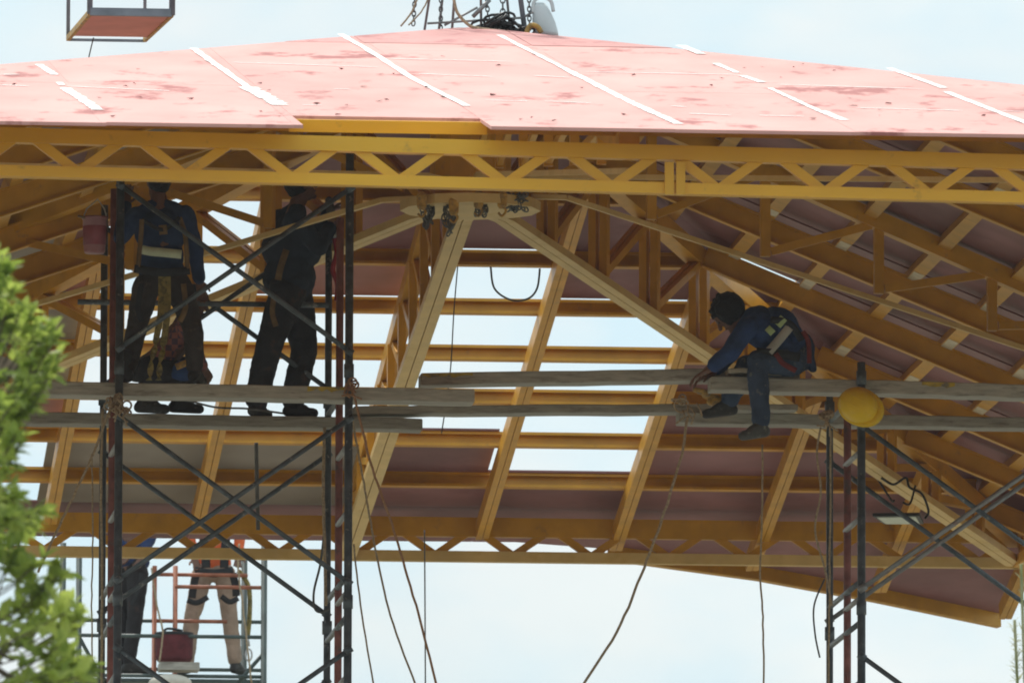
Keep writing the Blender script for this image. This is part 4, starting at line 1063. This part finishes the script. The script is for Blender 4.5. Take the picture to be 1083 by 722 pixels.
# seated worker bending over the plank on the right
Wp = NEAR + .16
J = dict(base=(830, 396, 0), head=(770, 332, 0), neck=(786, 337, 0), chest=(806, 347, 0), pelvis=(840, 377, 0), shL=(790, 347, -.19), shR=(790, 343, .17), elL=(772, 373, -.26), wrL=(747, 392, -.20),
         elR=(772, 374, .22), wrR=(752, 396, .12), hipL=(838, 383, -.10), hipR=(838, 383, .10), knL=(801, 381, -.20), knR=(790, 386, .16), anL=(805, 449, -.22), anR=(770, 426, .26),
         hf=-UV * .62 - ZV * .80 + AW * .15, hu=ZV * .62 - UV * .80, toeL=-UV * .85 - ZV * .16 + DN * .45, toeR=-UV * .9 - ZV * .1)
hs_ = {'L': (-UV * .82 - ZV * .5, -ZV * .6 + UV * .3, AW, .35), 'R': (-UV * .9 - ZV * .4, -ZV, DN, .4)}
t, P, trs, sh, body, ax = person(J, 'worker in navy shirt and jeans sitting bent over on the plank with one leg dangling', Wp, dict(skin='skin', trousers='jeans', shirt='blue', boot='boot_grey', bootR='boot'), sleeves=.74, handspec=hs_, hair='curly', hs=1.08, bulk=1.22, loose=1.08)
bm = new_bm(); ball(bm, onw(822, 345, Wp), (UV * .17 - ZV * .02, WV * .19, ZV * .145), 3); ball(bm, onw(838, 362, Wp), (UV * .10, WV * .17, ZV * .14), 3); soft('shirt_back', bm, M['blue'], t, .010, 2, .022, .10)
q = lambda x, y, o=-.25: onw(x, y, Wp + o)
strap(t, sh, [q(829, 336), q(822, 344)], .062, 'lime', 'reflective_band', .012); strap(t, sh, [q(817, 347), q(812, 352)], .062, 'lime', 'reflective_band', .012)
strap(t, sh, [q(835, 346), q(826, 357), q(813, 372)], .065, 'silver', 'reflective_band', .014)
strap(t, sh, [q(815, 338), q(835, 342), q(848, 360)], .05, 'strap_black'); strap(t, sh, [q(800, 372), q(822, 374), q(846, 378)], .065, 'strap_black', 'harness_belt', .016)
strap(t, sh, [q(849, 350), q(855, 362), q(856, 384)], .035, 'strap_red'); strap(t, trs, [q(820, 374), q(828, 384), q(842, 392)], .04, 'strap_red')
bm = new_bm(); ball(bm, onw(851, 372, Wp + .04), (UV * .075, WV * .14, ZV * .14), 3); capsule(bm, onw(853, 376, Wp), .06, onw(860, 390, Wp), .03); soft('shirt_tail', bm, M['navy'], t, .01, 2, .02, .08)
bm = new_bm(); capsule(bm, onw(752, 424, NEAR + .5), .035, onw(771, 424, NEAR + .5), .04); capsule(bm, onw(745, 418, NEAR + .5), .02, onw(760, 422, NEAR + .5), .03)
capsule(bm, onw(735, 412, NEAR + .4), .02, onw(748, 416, NEAR + .4), .026); tag(link('hand_tool', bm, M['hook'], smooth=True), 'orange tool hanging below the planks under the hand of the seated worker', 'tool')

# two workers on the far scaffold
Wp = FW + .62
za = onw(200, 706, Wp)
J = dict(head=(226, 506, 0), neck=(226, 526, 0), chest=(226, 555, 0), pelvis=(226, 601, 0), shL=(206, 538, 0), shR=(247, 538, 0), elL=(200, 566, -.08), wrL=(206, 590, -.2),
         elR=(254, 566, -.05), wrR=(252, 588, -.18), hipL=(214, 608, 0), hipR=(238, 608, 0), knL=(203, 652, 0), knR=(243, 652, -.02), anL=(198, 701, 0), anR=(249, 701, 0),
         hf=AW, hu=ZV, toeL=AW - UV * .4, toeR=AW + UV * .6)
t, P, trs, sh, body, ax = person(J, 'worker in khaki trousers and black harness standing on the far scaffold', Wp, dict(skin='skin', trousers='khaki', shirt='orange', boot='boot'), eye=False)
q = lambda x, y, o=-.3: onw(x, y, Wp + o)
strap(t, sh, [q(206, 603), q(226, 606), q(247, 603)], .075, 'strap_black', 'harness_belt', .02)
strap(t, trs, [q(208, 606), q(205, 618), q(203, 632)], .07, 'strap_black', off=.014); strap(t, trs, [q(198, 634), q(208, 637), q(220, 631)], .05, 'strap_black', off=.014)
strap(t, trs, [q(246, 606), q(249, 618), q(250, 630)], .07, 'strap_black', off=.014); strap(t, trs, [q(234, 630), q(243, 636), q(252, 632)], .05, 'strap_black', off=.014)
strap(t, sh, [q(214, 560), q(217, 580), q(218, 600)], .08, 'strap_black'); strap(t, sh, [q(240, 560), q(238, 580), q(237, 600)], .08, 'strap_black')
bm = new_bm(); tube(bm, spline([q(252, 603, -.1), q(263, 620, -.1), q(264, 650, -.1), q(262, 672, -.1)], 6), [.022] * 19, 8); link('lanyard', bm, M['strap_yellow'], t, True)
bm = new_bm(); c = q(263, 692, -.1); tube(bm, [q(262, 672, -.1), q(263, 683, -.1)], .014, 8); tube(bm, [c + Vector((math.cos(k / 14 * 6.283) * .03, 0, math.sin(k / 14 * 6.283) * .055)) for k in range(15)], .009, 6, False); link('carabiner', bm, M['metal'], t, True)
J = dict(head=(141, 512, 0), neck=(140, 530, 0), chest=(140, 556, 0), pelvis=(140, 600, 0), shL=(122, 541, .05), shR=(158, 541, -.05), elL=(118, 566, 0), wrL=(128, 584, -.12),
         elR=(160, 566, -.1), wrR=(150, 588, -.2), hipL=(134, 606, .05), hipR=(146, 606, -.05), knL=(130, 652, .06), knR=(143, 652, -.08), anL=(125, 701, .05), anR=(136, 701, -.06),
         hf=AW + UV * .5, hu=ZV, toeL=UV, toeR=UV)
t, P, trs, sh, body, ax = person(J, 'worker in black trousers on the far scaffold, mostly hidden behind the left tower', Wp, dict(skin='skin', trousers='darkcloth', shirt='navy', boot='boot'), eye=False)
q = lambda x, y, o=-.3: onw(x, y, Wp + o)
strap(t, trs, [q(150, 606), q(148, 622), q(140, 640)], .05, 'strap_black', off=.014)

# ------------------------------------------------------------------ foliage in the foreground, left
def leaf(bm, p, d, up, ln, wd, bend=.25):
    d = d.normalized(); s = d.cross(up)
    if s.length < .05: s = d.cross(Vector((1, 0, 0)))
    s.normalize(); n = s.cross(d)
    rows = []
    for t, wf in ((0, .08), (.3, .85), (.62, .95), (1, .04)):
        c = p + d * ln * t - n * (bend * ln * t * t); h = wd * wf / 2
        rows.append((bm.verts.new(c - s * h + n * h * .35), bm.verts.new(c), bm.verts.new(c + s * h + n * h * .35)))
    for a, b in zip(rows, rows[1:]):
        bm.faces.new((a[0], a[1], b[1], b[0])); bm.faces.new((a[1], a[2], b[2], b[1]))
D0 = 54.0
t = thing('tree', at(-330, 400, D0).xy.to_3d(), 'leafy green tree in the near left corner with sunlit yellow green sprays', 'tree')
edge = [(262, 6), (285, 14), (305, 26), (330, 40), (348, 60), (362, 70), (378, 66), (395, 58), (420, 46), (450, 34), (480, 20), (505, 8), (520, 26), (545, 58), (580, 62), (610, 78), (640, 92), (668, 104), (690, 106), (722, 90), (800, 80)]
def ex(y):
    for (a, b), (c, d) in zip(edge, edge[1:]):
        if a <= y <= c: return b + (d - b) * (y - a) / (c - a)
    return -20
bm = new_bm(); bt = new_bm()
limb0 = at(-260, 640, D0)
nodes = [at(-90, 520, D0), at(-110, 700, D0)]
tube(bt, spline([Vector((limb0.x, limb0.y, 0)), at(-320, 1500, D0), limb0, at(-270, 420, D0 + .2), at(-250, 250, D0)], 6), [.17] * 6 + [.15] * 6 + [.13] * 6 + [.09] * 6 + [.05], 12)
for n_ in nodes: tube(bt, spline([limb0, (limb0 + n_) / 2 + ZV * .12, n_], 6), .045, 8)
k = 0; clusters = []
while k < 185:
    y = rnd.uniform(262, 790); e = ex(y)
    x = e - abs(rnd.gauss(0, 1)) * (26 if y < 500 else 44) - 3
    if x < -110: continue
    if 478 < y < 532 and rnd.random() < .2: continue
    if y > 520 and rnd.random() < .42: continue
    clusters.append((x, y)); k += 1
for x, y in clusters:
    dz = rnd.gauss(0, .5); c = at(x, y, D0 + dz)
    root = nodes[0] if y < 560 else nodes[1]
    rdir = (c - (root + Vector((rnd.uniform(-.3, .3), rnd.uniform(-.4, .4), -.25)))).normalized()
    a = c - rdir * rnd.uniform(.25, .5)
    tube(bt, spline([a, (a + c) / 2 + Vector((0, 0, rnd.uniform(-.03, .03))), c], 4), .004, 5)
    if rnd.random() < .35: tube(bt, spline([root, (root + a) / 2 + Vector((0, rnd.uniform(-.1, .1), .1)), a], 5), .010, 6)
    nl = rnd.randint(13, 21) if y < 500 else rnd.randint(9, 15)
    for q_ in range(nl):
        v = (rdir * rnd.uniform(.1, 1.1) + Vector((rnd.gauss(0, .6), rnd.gauss(0, .6), rnd.gauss(0, .55))) + ZV * (.25 if y < 500 else .1)).normalized()
        s_ = rnd.uniform(.7, 1.25) * (.74 if y < 500 else .92)
        leaf(bm, c - rdir * rnd.uniform(0, .16), v, Vector((rnd.gauss(0, .4), rnd.gauss(0, .4), 1)), .100 * s_, .052 * s_, rnd.uniform(.0, .5))
link('crown', bm, M['leaf'], t); link('trunk', bt, M['bark'], t, True)

# pale spiky plant at the right edge
t = thing('spiky_plant', at(1100, 760, 72).xy.to_3d(), 'tall pale spiky plant tip poking in at the lower right edge', 'plant')
for x0, y1, tilt in ((1081, 596, -1), (1076, 655, -3), (1088, 640, 3)):
    bs = new_bm(); bb = new_bm()
    b_, t_ = at(x0 + 8, 900, 72), at(x0 + tilt, y1, 72)
    P_ = spline([Vector((b_.x + .1, b_.y, 0)), b_, (b_ + t_) / 2, t_], 8)
    tube(bs, P_, .010, 6)
    for k in range(60 if y1 > 620 else 26):
        y = rnd.uniform(y1, 740); f = (y - y1) / 145; c = at(x0 + tilt + 6 * f + rnd.uniform(-1, 1), y, 72)
        leaf(bb, c, Vector((rnd.choice((-1, 1)) * rnd.uniform(.3, 1), rnd.gauss(0, .6), rnd.uniform(.1, .9))), ZV, rnd.uniform(.03, .06) * (1 + 1.1 * f), .012, rnd.uniform(-.2, .4))
    link('blades', bb, M['leaf_pale'], t); link('stem', bs, M['leaf_pale'], t, True)
